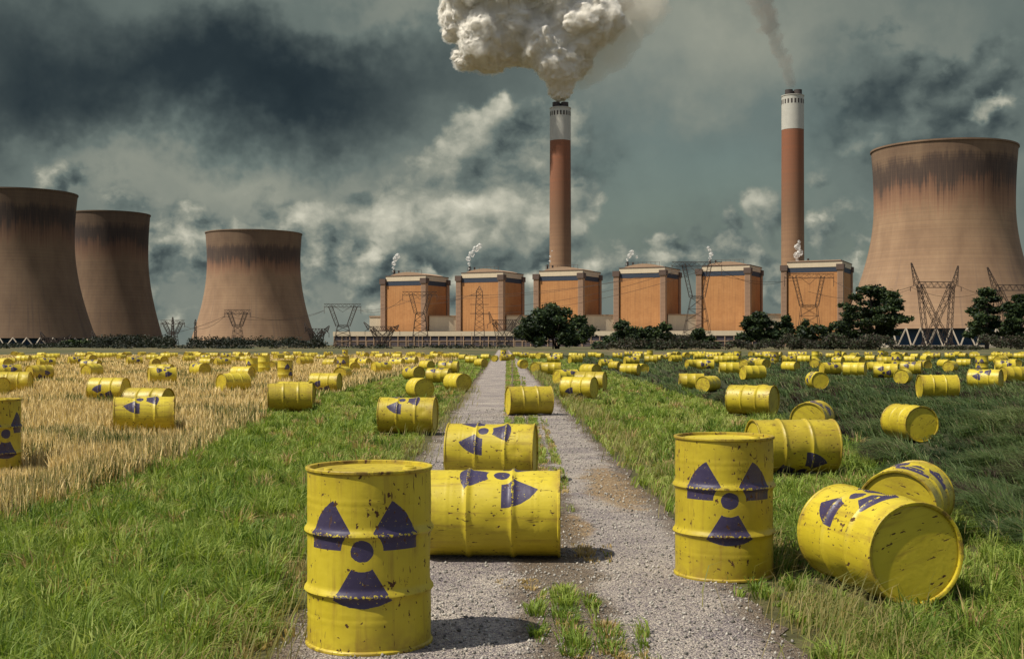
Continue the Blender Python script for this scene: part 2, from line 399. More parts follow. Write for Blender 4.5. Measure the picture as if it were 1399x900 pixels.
def wall_profile(steps):
    p = [(RD - .018, .020), (RD - .016, .003), (RD - .012, .0), (RD + .002, .0), (RD + .005, .003), (RD + .005, .013), (RD + .001, .018), (RD - .004, .021), (RD - .004, .03)]
    for i in range(steps + 1):
        z = .035 + (HD - .07) * i / steps
        b = sum(math.exp(-((z - h) / .016) ** 2) for h in (.281, .572)) * .016
        b += sum(math.exp(-((z - h) / .006) ** 2) for h in (.15, .19, .69, .73)) * .0016
        p.append((RD - .004 + b, z))
    return p + [(RD - .004, HD - .03), (RD - .004, HD - .021), (RD + .001, HD - .018), (RD + .005, HD - .013), (RD + .005, HD - .003), (RD + .002, HD), (RD - .012, HD), (RD - .016, HD - .003), (RD - .018, HD - .022)]
def far_profile():
    pts = [(RD - .018, .020), (RD - .012, 0), (RD + .005, 0), (RD + .005, .016), (RD - .004, .022)]
    for h in (.281, .572): pts += [(RD - .004, h - .03), (RD + .008, h - .01), (RD + .008, h + .01), (RD - .004, h + .03)]
    return pts + [(RD - .004, HD - .022), (RD + .005, HD - .016), (RD + .005, HD), (RD - .012, HD), (RD - .018, HD - .022)]
def lid_mesh(seg):
    b = MB(); b.lathe([(RD - .017, HD - .021), (RD - .03, HD - .021), (RD - .04, HD - .017), (RD - .055, HD - .017), (RD - .065, HD - .021), (.12, HD - .021)], seg); b.disc(.12, HD - .021, seg); return b
def base_mesh(seg):
    b = MB(); b.disc(RD - .03, .017, seg, False); b.lathe([(RD - .03, .017), (RD - .024, .0185), (RD - .017, .0195)], seg); return b
me_body = MB().lathe(wall_profile(70), 96).build('body', M_drum, smooth=True)
me_lid = lid_mesh(96).build('lid', M_lid, smooth=True)
me_base = base_mesh(96).build('base_plate', M_lid, smooth=True)
bg_ = MB().cyl(.185, .03, .034, HD - .0215, HD - .009, 20, .031); bg_.box(.165, .205, .026, .034, HD - .0092, HD - .003)
me_bung = bg_.build('bung', M_bung, smooth=True)
me_bung2 = MB().cyl(-.19, -.02, .02, HD - .0215, HD - .011, 16, .018).build('bung', M_bung, smooth=True)
fb_ = MB().lathe(far_profile(), 32); fb_.disc(RD - .018, HD - .022, 32); fb_.disc(RD - .018, .02, 32, False)
me_far = fb_.build('yellow_drum', M_drum, smooth=True)
def dented(me, seed):
    m = me.copy(); rs = random.Random(seed); dn = [(rs.uniform(0, 6.283), rs.uniform(.12, .76), rs.uniform(.05, .11), rs.uniform(.006, .016)) for _ in range(5)]
    for v in m.vertices:
        r = math.hypot(v.co.x, v.co.y)
        if r < RD - .012: continue
        a = math.atan2(v.co.y, v.co.x); z = v.co.z; d = .0022 * mnoise.noise((v.co.x * 5 + seed * 9, v.co.y * 5, z * 5))
        if .03 < z < HD - .03:
            for (da, dz, w, dep) in dn:
                # the emblem side stays readable
                t = ((math.remainder(a - da, 6.283) * RD) ** 2 + (z - dz) ** 2) / w ** 2
                if t < 6: d -= dep * math.exp(-t)
        k = (r + d) / r; v.co.x *= k; v.co.y *= k
    m.update(); return m
BODIES = [dented(me_body.data, q) for q in (1, 2, 3, 4)]
PROTO = [x.data for x in (me_body, me_lid, me_base, me_bung, me_bung2, me_far)]
for x in (me_body, me_lid, me_base, me_bung, me_bung2, me_far): bpy.data.objects.remove(x)
def link(name, me, parent=None):
    o = bpy.data.objects.new(name, me); C.objects.link(o)
    if parent is not None: o.parent = parent
    return o
NEAR = empty('yellow_drum', (0, 0, -50))
bd = link('body', PROTO[0], NEAR); ld = link('lid', PROTO[1], NEAR); bs = link('base_plate', PROTO[2], NEAR)
link('bung', PROTO[3], ld); link('bung', PROTO[4], ld)
def copy_tree(o, parent=None):
    c = o.copy(); C.objects.link(c)
    if parent is not None: c.parent = parent
    for ch in list(o.children): copy_tree(ch, c)
    return c
LIE, UP = 'L', 'S'
A_ = 'yellow drum '
# kind, left, right, bottom (photograph pixels), turn of the axis, roll of the emblem, label
DRUMS = [
 ('S', 418.5, 591, 876, 0, 0, 'big upright drum with purple trefoil facing out, standing on the near gravel'),
 ('L', 580, 769, 761, 3, 22, 'lying drum with emblem on top, on gravel just behind the big upright drum'),
 ('L', 607, 737, 657, 7, 38, 'lying drum with most of its trefoil showing, second behind the big upright drum'),
 ('L', 689, 757, 567, -12, 170, 'plain lying drum alone across the middle strip of the track'),
 ('L', 515, 600, 593.5, 10, 30, 'lying drum with two purple blades on top, on grass at the track edge'),
 ('S', 921, 1057, 784, 0, -3, 'upright drum with trefoil facing out at the gravel edge, before a lying drum'),
 ('L', 1087, 1307, 812, 50, 18, 'big lying drum with round end facing out and trefoil on top, on grass'),
 ('L', 1178, 1301, 741, -68, 15, 'lying drum tucked directly behind the big end-facing drum on grass'),
 ('L', 1016, 1149, 649, -18, 153, 'lying drum behind the upright drum at the gravel edge, emblem low on its side'),
 ('L', 1081, 1139, 598, -75, 25, 'end-facing drum peeking over the lying drum behind the gravel-edge upright'),
 ('L', 1199, 1285, 599, 52, 170, 'plain drum lying alone in dark ditch grass with round end turned out'),
 ('L', 1252, 1310, 545.5, -16, 170, 'plain side-on drum lying alone in rank grass below the largest cooling tower'),
 ('L', 1322, 1370, 532, 14, 42, 'side-on drum with dark blade on top, before the upright drum in rank grass'),
 ('L', 1364, 1406, 523.5, -30, 160, 'plain drum cut by the frame edge in rank grass'),
 ('L', 991, 1065, 568, 20, 160, 'plain side-on drum in the ditch with an end-facing drum peeking above it'),
 ('L', 1022, 1058, 545, -70, 170, 'end-facing drum peeking over the side-on drum in the ditch'),
 ('L', 1100, 1132, 532, 62, 60, 'end-facing drum alone in dark grass below the wide bush'),
 ('L', 950, 985, 533.5, -52, 170, 'end-facing drum overlapping a side-on drum at the ditch edge'),
 ('L', 927, 962, 523, -3, 170, 'plain side-on drum overlapped by an end-facing drum at the ditch edge'),
 ('L', 1010, 1047, 519.5, -26, 170, 'slanting drum in dark grass with its pale end showing, below the fifth block'),
 ('L', 982, 1010, 512, -4, 170, 'side-on drum in dark grass just above the slanting pair below the fifth block'),
 ('S', -50, 27, 652, 0, 52, 'upright drum cut by the frame edge standing in the stubble'),
 ('L', 157, 238, 594.5, 2, 28, 'side-on drum with dark blades on top in stubble, overlapping another behind'),
 ('L', 167, 239, 570, 27, 170, 'lying drum mostly hidden behind the side-on drum with dark blades in stubble'),
 ('L', 119, 178, 549, 23, 118, 'lying drum with shaded round end in stubble, just behind the overlapping pair'),
 ('L', -6, 44, 537, 14, 160, 'lying drum at the frame edge in stubble, behind the cut-off upright drum'),
 ('L', -28, 6, 543, 40, 160, 'round drum end just showing at the frame edge in stubble'),
 ('L', -8, 29, 519, -10, 35, 'drum with two dark blades on top behind the lying drum at the frame edge'),
 ('L', 35, 73, 519.5, -28, 125, 'drum with pale round end in stubble below the broad cut-off tower'),
 ('L', 295, 343, 536.5, -30, 170, 'drum with sunlit round end in stubble, nearest below the smallest cooling tower'),
 ('L', 313.5, 349, 520, 30, 160, 'drum with shaded end just behind the sunlit-ended one in stubble'),
 ('L', 202, 241, 525, -8, 45, 'side-on drum with dark blade in stubble, another drum close behind it'),
 ('L', 202, 238, 517.5, 20, 160, 'drum close behind the side-on one with dark blade in stubble'),
 ('L', 258, 288, 514, 50, 15, 'drum with round end turned out and dark mark on top in open stubble'),
 ('L', 366, 427, 563.5, 1, 170, 'plain side-on drum at the stubble edge with another peeking behind'),
 ('L', 376, 431, 553, 24, 170, 'drum peeking over the plain side-on drum at the stubble edge'),
 ('S', 379, 400, 521, 0, 60, 'upright drum in stubble rising behind the overlapping pair at the stubble edge'),
 ('L', 421, 468, 536.5, 17, 130, 'side-on drum with shaded end at the stubble edge, beside the overlapping pair'),
 ('L', 457.5, 479, 519, -60, 170, 'end-facing drum in stubble before a small upright drum'),
 ('S', 460, 477.5, 511, 0, -20, 'small upright drum with emblem behind an end-facing drum in stubble'),
 ('S', 335.5, 352.5, 512.5, 0, -50, 'small upright drum with dark mark in stubble, one of two standing close together'),
 ('S', 352, 369, 509.5, 0, 150, 'small plain upright drum in stubble, one of two standing close together'),
 ('L', 477, 489, 509, 70, 170, 'drum end peeking beside the small upright drum in stubble'),
 ('L', 506.5, 535.5, 510, -24, 8, 'slanting drum with tiny mark on top near the stubble edge below first block'),
 ('L', 554, 593, 545.5, 60, 170, 'drum with big shaded round end on the grass verge, nearest of its cluster'),
 ('L', 606, 643.5, 535, 50, 170, 'drum with shaded round end against the track edge on the verge'),
 ('L', 549, 581, 519.5, 48, 25, 'drum with dark mark and shaded end at the back corner of the verge cluster'),
 ('L', 581, 618.5, 523.5, 20, 12, 'side-on drum in the middle of the verge cluster with dark mark on top'),
 ('L', 598, 628, 510.5, 12, 22, 'side-on drum at the back of the verge cluster'),
 ('L', 572, 594, 506, 45, 170, 'drum with shaded end behind the verge cluster at the stubble corner'),
 ('L', 764, 818, 545, 22, 142, 'lying drum with dark diamond mark low on its side, on the verge'),
 ('L', 784, 830, 534.5, 14, 170, 'plain drum partly behind the one with the dark diamond mark'),
 ('L', 755, 792, 525.5, -30, 18, 'drum with pale round end and dark mark behind the diamond-marked drum'),
 ('L', 791, 822, 515, 42, 170, 'drum with shaded round end at the back of the diamond-marked cluster'),
 ('L', 739, 767, 512.5, 3, 170, 'plain side-on drum on the far verge beside the track'),
 ('L', 729, 741, 509, -55, 170, 'narrow drum end beside the plain side-on drum on the far verge'),
 ('L', 844, 878, 513.5, 20, 170, 'side-on drum with shaded end at the far rim of the ditch'),
 ('L', 871, 884, 508, 60, 170, 'drum end peeking beside the side-on drum at the far ditch rim'),
 ('L', 832.5, 850, 505.5, 40, 170, 'drum with shaded end just before the far ditch rim'),
 ('L', 819, 836, 502, -20, 45, 'small drum with dark mark below the bush under the fourth block'),
 ('L', 951, 976, 506.5, 0, 85, 'drum with dark mark low on its side behind the side-on ditch-edge drum'),
 ('L', 936, 957, 503.5, -25, 170, 'drum with pale end behind the side-on ditch-edge drum'),
 ('L', 1010, 1030, 503.5, -52, 20, 'end-facing drum with mark just behind the slanting drum in dark grass'),
 ('L', 1031, 1053, 504, 50, 170, 'shaded-end drum just behind the slanting drum in dark grass'),
 ('L', 1067, 1093, 508, 34, 170, 'shaded-end drum alone in dark grass below the sixth orange block'),
 ('L', 1119, 1150, 512, -24, 32, 'slanting drum with dark mark in rank grass below the tall layered tree'),
 ('L', 1151, 1184, 514, 12, 170, 'plain side-on drum beside the slanting dark-marked drum below the layered tree'),
 ('L', 1193, 1228, 517, 5, 105, 'side-on drum with dark marks low on its side in rank grass'),
 ('L', 1221, 1246.5, 524.5, -68, 170, 'end-facing drum just before the side-on drum with low dark marks'),
 ('L', 1230, 1260, 511.5, 8, 38, 'drum with dark marks on top behind an end-facing drum in rank grass'),
 ('L', 1183, 1208, 508.5, -15, 170, 'plain drum behind the one with low dark marks in rank grass'),
 ('L', 1255, 1270, 505, 50, 20, 'shaded-end drum with dark mark beside the top-marked drum in rank grass'),
 ('L', 1288, 1309, 508.5, -62, 170, 'end-facing drum below the horned pylon before the largest tower'),
 ('L', 1281, 1301, 503, 40, 170, 'drum half behind the end-facing drum below the horned pylon'),
 ('S', 1333, 1350, 509.5, 0, -55, 'small upright drum with dark mark in rank grass near the frame edge'),
 ('L', 1358, 1388, 508.5, -5, 42, 'side-on drum with dark mark on top beside the small upright drum'),
 ('L', 1378, 1393, 502.5, 48, 170, 'drum behind the side-on drum with dark mark beside the small upright'),
 ('L', 111, 141, 514.5, -42, 170, 'drum with bright round end in stubble below the slimmer overlapped tower'),
 ('L', 108, 140, 507.5, 25, 20, 'drum just behind the bright-ended drum below the slimmer overlapped tower'),
 ('L', -7, 18, 504.5, 52, 170, 'end-facing drum at the frame edge in the back of the stubble'),
]
far = [  # left, right, bottom, turn, roll
 (3,22,500,10,170),(21,43,496.5,20,170),(49,77,503,-18,32),(44,56,494,0,170),(63,78,493,0,170),(92,115,500,-12,42),(117,132,495,60,170),(125,142,492,0,170),(139,153,491,0,170),(159,173,493,-40,170),(171,196,500.5,-12,45),
 (204,220,502,65,170),(213,230,498,58,170),(198,219,494.5,10,170),(219,234,491,10,170),(232,243,489,0,170),(249,267,496,-15,170),(252,265,487.5,0,30),(272,292,500.5,30,170),(274,288,493,10,20),(285,300,490,20,170),
 (292,316,502,-18,22),(301,316,491,0,40),(315,329,496,-50,170),(367,379,506,-60,170),(330,342,496,20,170),(347,357,489,0,20),(357,368,489,30,170),(373,389,492,-40,170),
 (480,490,500,50,170),(488,508,500.5,40,22),(531,554,502,28,20),(441.5,460,502,30,170),(403,430,500.5,-25,170),(413,432,491.5,0,170),(400,412,487.5,0,170),(433,445,492,20,20),(442,455,487.5,-20,20),(390,402,494,15,170),
 (506,519,487,0,170),(513,525,490.5,30,170),(525,537,489,0,20),(537,548,490.5,20,170),(484,500,487,0,20),(549,572,499.5,25,20),(580,594,492.5,-40,170),(589,601,489.5,30,170),(612,629,490.5,0,170),(628,638,492,40,170),
 (635,654,497,15,170),(648,666,501.5,45,170),(657,670,491.5,20,170),(671,681,494,-70,170),(684,695,493,-20,20),(693,702,492,50,170),(701,709,487,0,170),(707,721,503.5,65,170),(708,724,489.5,0,30),
 (746,766,496.5,0,32),(755,770,491.5,10,20),(741,753,489.5,20,170),(774,798,496.5,-25,170),(789,800,489.5,10,170),(803,815,489,0,170),(815,824,489.5,40,170),(835,852,490.5,0,15),(851,874,499.5,-15,22),(851,866,487,0,20),(866.5,878,487.5,0,170),
 (880,899,497,5,170),(893,905,493,30,170),(903,914,492,0,20),(913,932,495.5,-25,170),(933,942,488,0,170),(942,952,487,0,170),(952,964,487,0,20),(964,975,488,0,170),(946,964,491.5,-10,170),(964,977,491.5,10,30),(976,987,488,0,170),
 (975,993,497.5,0,170),(991,1007,495.5,-5,170),(1023,1041,499,20,20),(1031,1044,489.5,0,20),(1042,1053,487.5,0,170),(1065,1089,497,-12,20),(1076,1089,488,0,170),(1089,1108,496.5,10,170),(1090,1102,488,0,30),
 (1106,1122,502.5,-68,170),(1128,1140,489.5,10,170),(1137,1153,497.5,30,20),(1151,1173,496.5,22,170),(1167,1181,497.5,50,170),(1183,1196,494,20,170),(1197,1219,500,0,170),(1235,1251,496,10,170),(1245,1256,490.5,30,170),(1260,1276,491.5,5,170),(1259,1270,494.5,45,170),
 (1307,1326,502,5,170),(1289,1306,490.5,0,20),(1350,1365,496,0,170),(1357,1378,498.5,-48,170),(1385,1400,491,10,170),(1366,1380,489,0,20),(1310,1322,489,30,170),(1325,1338,491,0,170)]
up_far = [(465,478,489),(683,692.5,489.5),(883,893,490),(1003,1013,493.5),(1052,1064,497),(1107,1121,494),(1140,1150,492.5),(1217,1234,503.5),(1196,1212,492)]
zones = [(0, 100, 'before the broad cut-off cooling tower'), (100, 225, 'before the slimmer overlapped cooling tower'), (225, 300, 'below the gap beside the smallest cooling tower'), (300, 430, 'below the smallest cooling tower'),
 (430, 515, 'below the wide-armed pylon against the sky'), (515, 625, 'below the first orange block'), (625, 675, 'below the second orange block'), (675, 728, 'on the track below the second block'), (728, 812, 'below the broad round tree'), (812, 935, 'below the low bushes of the fourth block'),
 (935, 1060, 'below the fifth orange block'), (1060, 1140, 'below the sixth orange block'), (1140, 1240, 'below the tall layered tree'), (1240, 1325, 'below the largest cooling tower'), (1325, 1500, 'below the layered pair of trees')]
def zone(cx): return next(t for a, b, t in zones if cx < b)
def far_label(kind, cx, yb, psi, roll):
    size = 'tiny' if yb < 492 else 'small'
    pose = 'upright' if kind == 'S' else 'end-facing' if abs(psi) > 44 else 'slanting' if abs(psi) > 17 else 'side-on'
    mark = 'dark-marked ' if roll < 60 and kind == 'L' else ''
    return '%s %s%s drum in the distant rows %s' % (size, mark, pose, zone(cx))
for (a, b, yb, ps, ro) in far: DRUMS.append(('L', a, b, yb, ps, ro, far_label('L', (a + b) / 2, yb, ps, ro)))
for (a, b, yb) in up_far: DRUMS.append(('S', a, b, yb, 0, random.Random(a).choice((-40, 20, 150)), far_label('S', (a + b) / 2, yb, 0, 90)))
rf = random.Random(77)
taken = [((d[1] + d[2]) / 2, d[3]) for d in DRUMS]
tries = 0; extra = 0
while extra < 72 and tries < 6000:
    tries += 1
    cx = rf.uniform(2, 1397); yb = rf.choice((487.3, 488, 488.8, 489.6, 490.6))
    if 664 < cx < 728: continue
    if any(abs(cx - a) < 8.5 and abs(yb - b) < 1.2 for a, b in taken): continue
    ps = rf.uniform(-65, 65); ro = rf.choice((25, 170, 170)); D = F * HC / (yb - HZ)
    w = (HD * abs(math.cos(math.radians(ps))) + .58 * abs(math.sin(math.radians(ps)))) * F / D
    DRUMS.append(('L', cx - w / 2, cx + w / 2, yb, ps, ro, far_label('L', cx, yb, ps, ro))); taken.append((cx, yb)); extra += 1
DRUMS.sort(key=lambda d: -d[3])
GROUP = 'yellow drums strewn over the fields and track'
FOOT = []       # footprints, kept clear of grass
first = [True]
def place_drum(kind, x0, x1, yb, psi, roll, label):
    cx = (x0 + x1) / 2; w = x1 - x0
    D = F * HC / (yb - HZ)
    for _ in range(4):
        X = (cx - CX) / F * D; D = F * (HC - float(gz(X, D))) / (yb - HZ)
    X = (cx - CX) / F * D; g0 = float(gz(X, D)); th = math.atan2(X, D)
    dist = math.hypot(X, D)
    if D < 40:
        if first[0]: o = NEAR; first[0] = False
        else: o = copy_tree(NEAR)
    else: o = link('yellow_drum', PROTO[5])
    if D < 40:
        for ch in o.children:
            if ch.name.startswith('body'): ch.data = BODIES[int(x0 * 3 + yb) % 4]
    if kind == 'S':
        s = min(1.06, max(.94, w / F * D / (2 * RD + .01)))
        o.location = (X, D, g0 + .004); o.rotation_euler = (0, 0, R(roll) - th * 0); o.scale = (s, s, s * .93)
        FOOT.append((X, D, 1, 0, .27, .27))
    else:
        ap = abs(psi); ap = ap * 1.12 if ap < 38 else min(80, ap * 1.22); psi = math.copysign(ap, psi)
        if roll >= 155: roll = 205 + (x0 * 13 % 30)
        wm = HD * abs(math.cos(R(psi))) + 2 * RD * abs(math.sin(R(psi)))
        s = min(1.08, max(.92, w / F * D / wm))
        a = R(psi) + th * -1 * -1
        ax = Vector((math.cos(a), -math.sin(a), 0))          # towards the lid end
        flip = -1 if psi > 0 and x0 != 580 else 1          # the plain bottom end is the one that shows
        ax_l = ax * flip
        # the emblem side (-Y of the drum) is turned `roll` degrees from straight up towards the viewer
        side = Vector((-ax.y, ax.x, 0));  side = side if side.y < 0 else -side
        e = Vector((0, 0, 1)) * math.cos(R(roll)) + side * math.sin(R(roll))
        ey = -e; ez = ax_l; ex = ey.cross(ez)
        M = Matrix((ex, ey, ez)).transposed().to_4x4()
        o.rotation_mode = 'QUATERNION'; o.rotation_quaternion = M.to_quaternion(); o.scale = (s * .97, s * .97, s)
        r = (RD + .011) * s * .97
        lift = .015 if (X < path_l(D) or X > path_r(D)) and D < 40 else .003
        # rest the hoops on the land under both ends
        za = float(gz(X + ax.x * .3, D + ax.y * .3)); zb = float(gz(X - ax.x * .3, D - ax.y * .3))
        o.location = Vector((X, D, max(g0, (za + zb) / 2) + r + lift)) - ax_l * HD * s * .5
        FOOT.append((X, D, ax.x, ax.y, HD * .5 * s, .26))
    tag(o, label, 'drum', GROUP)
    return o
for d in DRUMS: place_drum(*d)

# ------------------------------------------------------------------ vegetation
def m_leaf(g, out, translucent=.35, rough=.6):
    a = g.n.new('ShaderNodeAttribute'); a.attribute_name = 'tint'
    p = g.n.new('ShaderNodeBsdfPrincipled'); g.set(p.inputs['Base Color'], a.outputs['Color']); p.inputs['Roughness'].default_value = rough; p.inputs['Specular IOR Level'].default_value = .25
    t = g.n.new('ShaderNodeBsdfTranslucent'); g.set(t.inputs[0], g.mix(1.0, a.outputs['Color'], (1.2, 1.25, .7), 'MULTIPLY'))
    m = g.n.new('ShaderNodeMixShader'); m.inputs[0].default_value = translucent
    g.l.new(p.outputs[0], m.inputs[1]); g.l.new(t.outputs[0], m.inputs[2]); g.l.new(m.outputs[0], out.inputs[0])
M_blade = material('grass_blade', lambda g, o: m_leaf(g, o, .35))
M_straw = material('straw_stalk', lambda g, o: m_leaf(g, o, .15, .7))
M_foliage = material('dark_foliage', lambda g, o: m_leaf(g, o, .18))
rng = np.random.default_rng(11)
def fbm2(x, y, sc, seed):
    # cheap smooth value noise
    r = np.random.default_rng(seed); T = r.random((256, 256))
    def vn(x, y):
        xi = np.floor(x).astype(int); yi = np.floor(y).astype(int); fx = x - xi; fy = y - yi
        fx = fx * fx * (3 - 2 * fx); fy = fy * fy * (3 - 2 * fy)
        g_ = lambda a, b: T[a % 256, b % 256]
        return (g_(xi, yi) * (1 - fx) + g_(xi + 1, yi) * fx) * (1 - fy) + (g_(xi, yi + 1) * (1 - fx) + g_(xi + 1, yi + 1) * fx) * fy
    return (vn(x * sc, y * sc) + .5 * vn(x * sc * 2.1 + 9, y * sc * 2.1) + .25 * vn(x * sc * 4.3, y * sc * 4.3 + 5)) / 1.75
def clear_of_drums(x, y):
    k = np.ones(len(x), bool)
    for (X, D, ax, ay, hl, hw) in FOOT:
        if D > 45: continue
        dx, dy = x - X, y - D
        k &= ~((np.abs(dx * ax + dy * ay) < hl) & (np.abs(-dx * ay + dy * ax) < hw))
    return k
def blades(name, x, y, h, w, lean, ldir, col, mat, kind='stuff', tipcol=None):
    n = len(x); z = gz(x, y)
    face = rng.uniform(0, math.pi, n); wx, wy = np.cos(face) * w * .5, np.sin(face) * w * .5
    lx, ly = np.cos(ldir) * lean * h, np.sin(ldir) * lean * h
    V = np.zeros((n, 5, 3))
    up1 = h * .55; drop = h * (1 - .42 * np.minimum(lean, 1.4))
    V[:, 0] = np.stack([x - wx, y - wy, z - .01], 1); V[:, 1] = np.stack([x + wx, y + wy, z - .01], 1)
    V[:, 2] = np.stack([x + lx * .30 - wx * .8, y + ly * .30 - wy * .8, z + up1], 1); V[:, 3] = np.stack([x + lx * .30 + wx * .8, y + ly * .30 + wy * .8, z + up1], 1)
    V[:, 4] = np.stack([x + lx, y + ly, z + drop], 1)
    b = (np.arange(n) * 5)[:, None]
    T = np.concatenate([b + np.array([[0, 1, 3]]), b + np.array([[0, 3, 2]]), b + np.array([[2, 3, 4]])], 1).reshape(-1, 3)
    colv = np.repeat(col[:, None, :], 5, 1)
    if tipcol is not None: colv[:, 4] = tipcol
    o = tri_mesh(name, V.reshape(-1, 3), T, mat, colv.reshape(-1, 3)); tag(o, kind=kind); return o
def logD(n, a, b, p=1.0):
    u = rng.random(n)
    if p == 1: return a * (b / a) ** u
    q = 1 - p; return (a ** q + u * (b ** q - a ** q)) ** (1 / q)
def in_view(x, y): return np.abs(x) < (y * .4240 + .7)
GREEN = np.array([[.078, .135, .020], [.170, .250, .036], [.275, .340, .064], [.380, .405, .125]])
def pick_green(t, n):
    t = np.clip(t, 0, .999) * 3; i = t.astype(int); f = (t - i)[:, None]
    return GREEN[i] * (1 - f) + GREEN[np.minimum(i + 1, 3)] * f
STRAW = np.array([.50, .36, .16])
def grass_zone(n, fl, fr, a, b, hmin, hmax, wbase, dry=.12, p=1.15):
    y = logD(n, a, b, p); L_, R_ = fl(y), fr(y)
    L_ = np.maximum(L_, -(y * .424 + .7)); R_ = np.minimum(R_, y * .424 + .7)
    ok = R_ > L_; y, L_, R_ = y[ok], L_[ok], R_[ok]
    x = L_ + (R_ - L_) * rng.random(len(y))
    # tussocks: draw blades towards a jittered cell centre
    cs = .16 + .004 * y; cxk, cyk = np.floor(x / cs), np.floor(y / cs)
    hsh = np.modf(np.abs(np.sin(cxk * 12.99 + cyk * 78.23) * 43758.5))[0]; hs2 = np.modf(hsh * 91.7)[0]
    tx, ty = (cxk + .2 + .6 * hsh) * cs, (cyk + .2 + .6 * hs2) * cs
    pull = rng.uniform(.15, .75, len(x)); x2, y2 = x + (tx - x) * pull, y + (ty - y) * pull
    k = clear_of_drums(x2, y2); x, y, tx, ty, hsh, hs2 = x2[k], y2[k], tx[k], ty[k], hsh[k], hs2[k]
    big = fbm2(x, y, .55, 4); sm = fbm2(x, y, 2.2, 8)
    h = (hmin + (hmax - hmin) * (.25 * rng.random(len(x)) + .45 * hsh + .3 * sm)) * rng.uniform(.7, 1.15, len(x))
    ldir = np.arctan2(y - ty, x - tx) + rng.normal(0, .5, len(x)); lean = np.clip(.3 + rng.normal(.25, .25, len(x)) + .4 * hs2, .05, 1.3)
    wind = .35; ldir = np.arctan2(np.sin(ldir), np.cos(ldir) + wind)
    for (X, D, ax, ay, hl, hw) in FOOT:
        if D > 60: continue
        v = D - y; u = x - X * (y / D)
        h = h * (1 - .5 * ((v > 0) & (v < .75 + .04 * D) & (np.abs(u) < .55)))
    w = wbase * (1 + y / 9) * rng.uniform(.7, 1.3, len(x))
    t = -.02 + .62 * np.clip((big - .5) * 1.6 + .5, 0, 1) + .34 * hsh + .12 * sm + rng.normal(0, .13, len(x))
    col = pick_green(t, len(x))
    drym = (fbm2(x, y, 1.1, 21) + rng.normal(0, .07, len(x))) > (.70 - dry)
    d2 = rng.random(len(x)) < .05
    st = drym | d2
    col[st] = STRAW * rng.uniform(.6, 1.15, (st.sum(), 1)); h[drym] *= .55
    return x, y, h, w, lean, ldir, col
def cat(*zs): return [np.concatenate(c) for c in zip(*zs)]
def edgefuzz(f, amt, seed): return lambda y: f(y) + amt * (2 * fbm2(y * 3, y * 0 + 1.5, 1., seed) - 1)
left = grass_zone(190000, stub_e, edgefuzz(lambda y: path_l(y) - .13, .28, 31), 4.4, 150, .05, .22, .0048, dry=.15)
right = grass_zone(95000, edgefuzz(lambda y: path_r(y) + .08, .28, 33), lambda y: ditch_e(y) + .3, 4.4, 150, .05, .22, .0048, dry=.04)
blades('grass', *cat(left, right), M_blade)
# coarse tussocks with long arching blades
def tussocks(n, per, fl, fr, a, b, hm):
    cy = logD(n, a, b, 1.5); L_, R_ = np.maximum(fl(cy), -(cy * .424 + .5)), np.minimum(fr(cy), cy * .424 + .5); ok = R_ > L_; cy, L_, R_ = cy[ok], L_[ok], R_[ok]
    cx = L_ + (R_ - L_) * rng.random(len(cy)); size = rng.uniform(.5, 1.25, len(cy)); tone = rng.random(len(cy)); dry = rng.random(len(cy)) < .07
    x = np.repeat(cx, per); y = np.repeat(cy, per); sz = np.repeat(size, per); tn = np.repeat(tone, per); dr = np.repeat(dry, per); n = len(x)
    ang = rng.uniform(0, 6.283, n); rad = rng.random(n) ** .7 * .07 * sz; x = x + np.cos(ang) * rad; y = y + np.sin(ang) * rad
    k = clear_of_drums(x, y); x, y, sz, tn, dr, ang = x[k], y[k], sz[k], tn[k], dr[k], ang[k]; n = len(x)
    h = hm * sz * rng.uniform(.55, 1.1, n)
    for (X, D, ax, ay, hl, hw) in FOOT:
        if D < 40: h = h * (1 - .55 * ((D - y > 0) & (D - y < .75 + .04 * D) & (np.abs(x - X * (y / D)) < .6)))
    col = pick_green(.05 + .75 * tn + rng.normal(0, .10, n), n); col[dr] = STRAW * rng.uniform(.5, 1.1, (dr.sum(), 1))
    return x, y, h, .0058 * (1 + y / 12) * rng.uniform(.7, 1.3, n), np.clip(rng.normal(.6, .3, n), .1, 1.3), ang + rng.normal(0, .4, n), col
blades('tussock_grass', *cat(tussocks(1500, 34, stub_e, lambda y: path_l(y) - .28, 4.5, 40, .245), tussocks(800, 34, lambda y: path_r(y) + .3, lambda y: ditch_e(y) + .4, 4.5, 40, .245)), M_blade)
# middle strip: sparse tufts
mid = grass_zone(36000, lambda y: strip_c(y) - .34, lambda y: strip_c(y) + .34, 4.6, 140, .02, .13, .0042, dry=.2)
k = fbm2(mid[0], mid[1], 1.6, 55) + .30 * sstep((mid[1] - 9.5) / 6) + .22 * np.exp(-((mid[1] - 6.1) / .75) ** 2 - ((mid[0] - .30) / .26) ** 2) > .54
blades('strip_grass', *[q[k] for q in mid], M_blade)
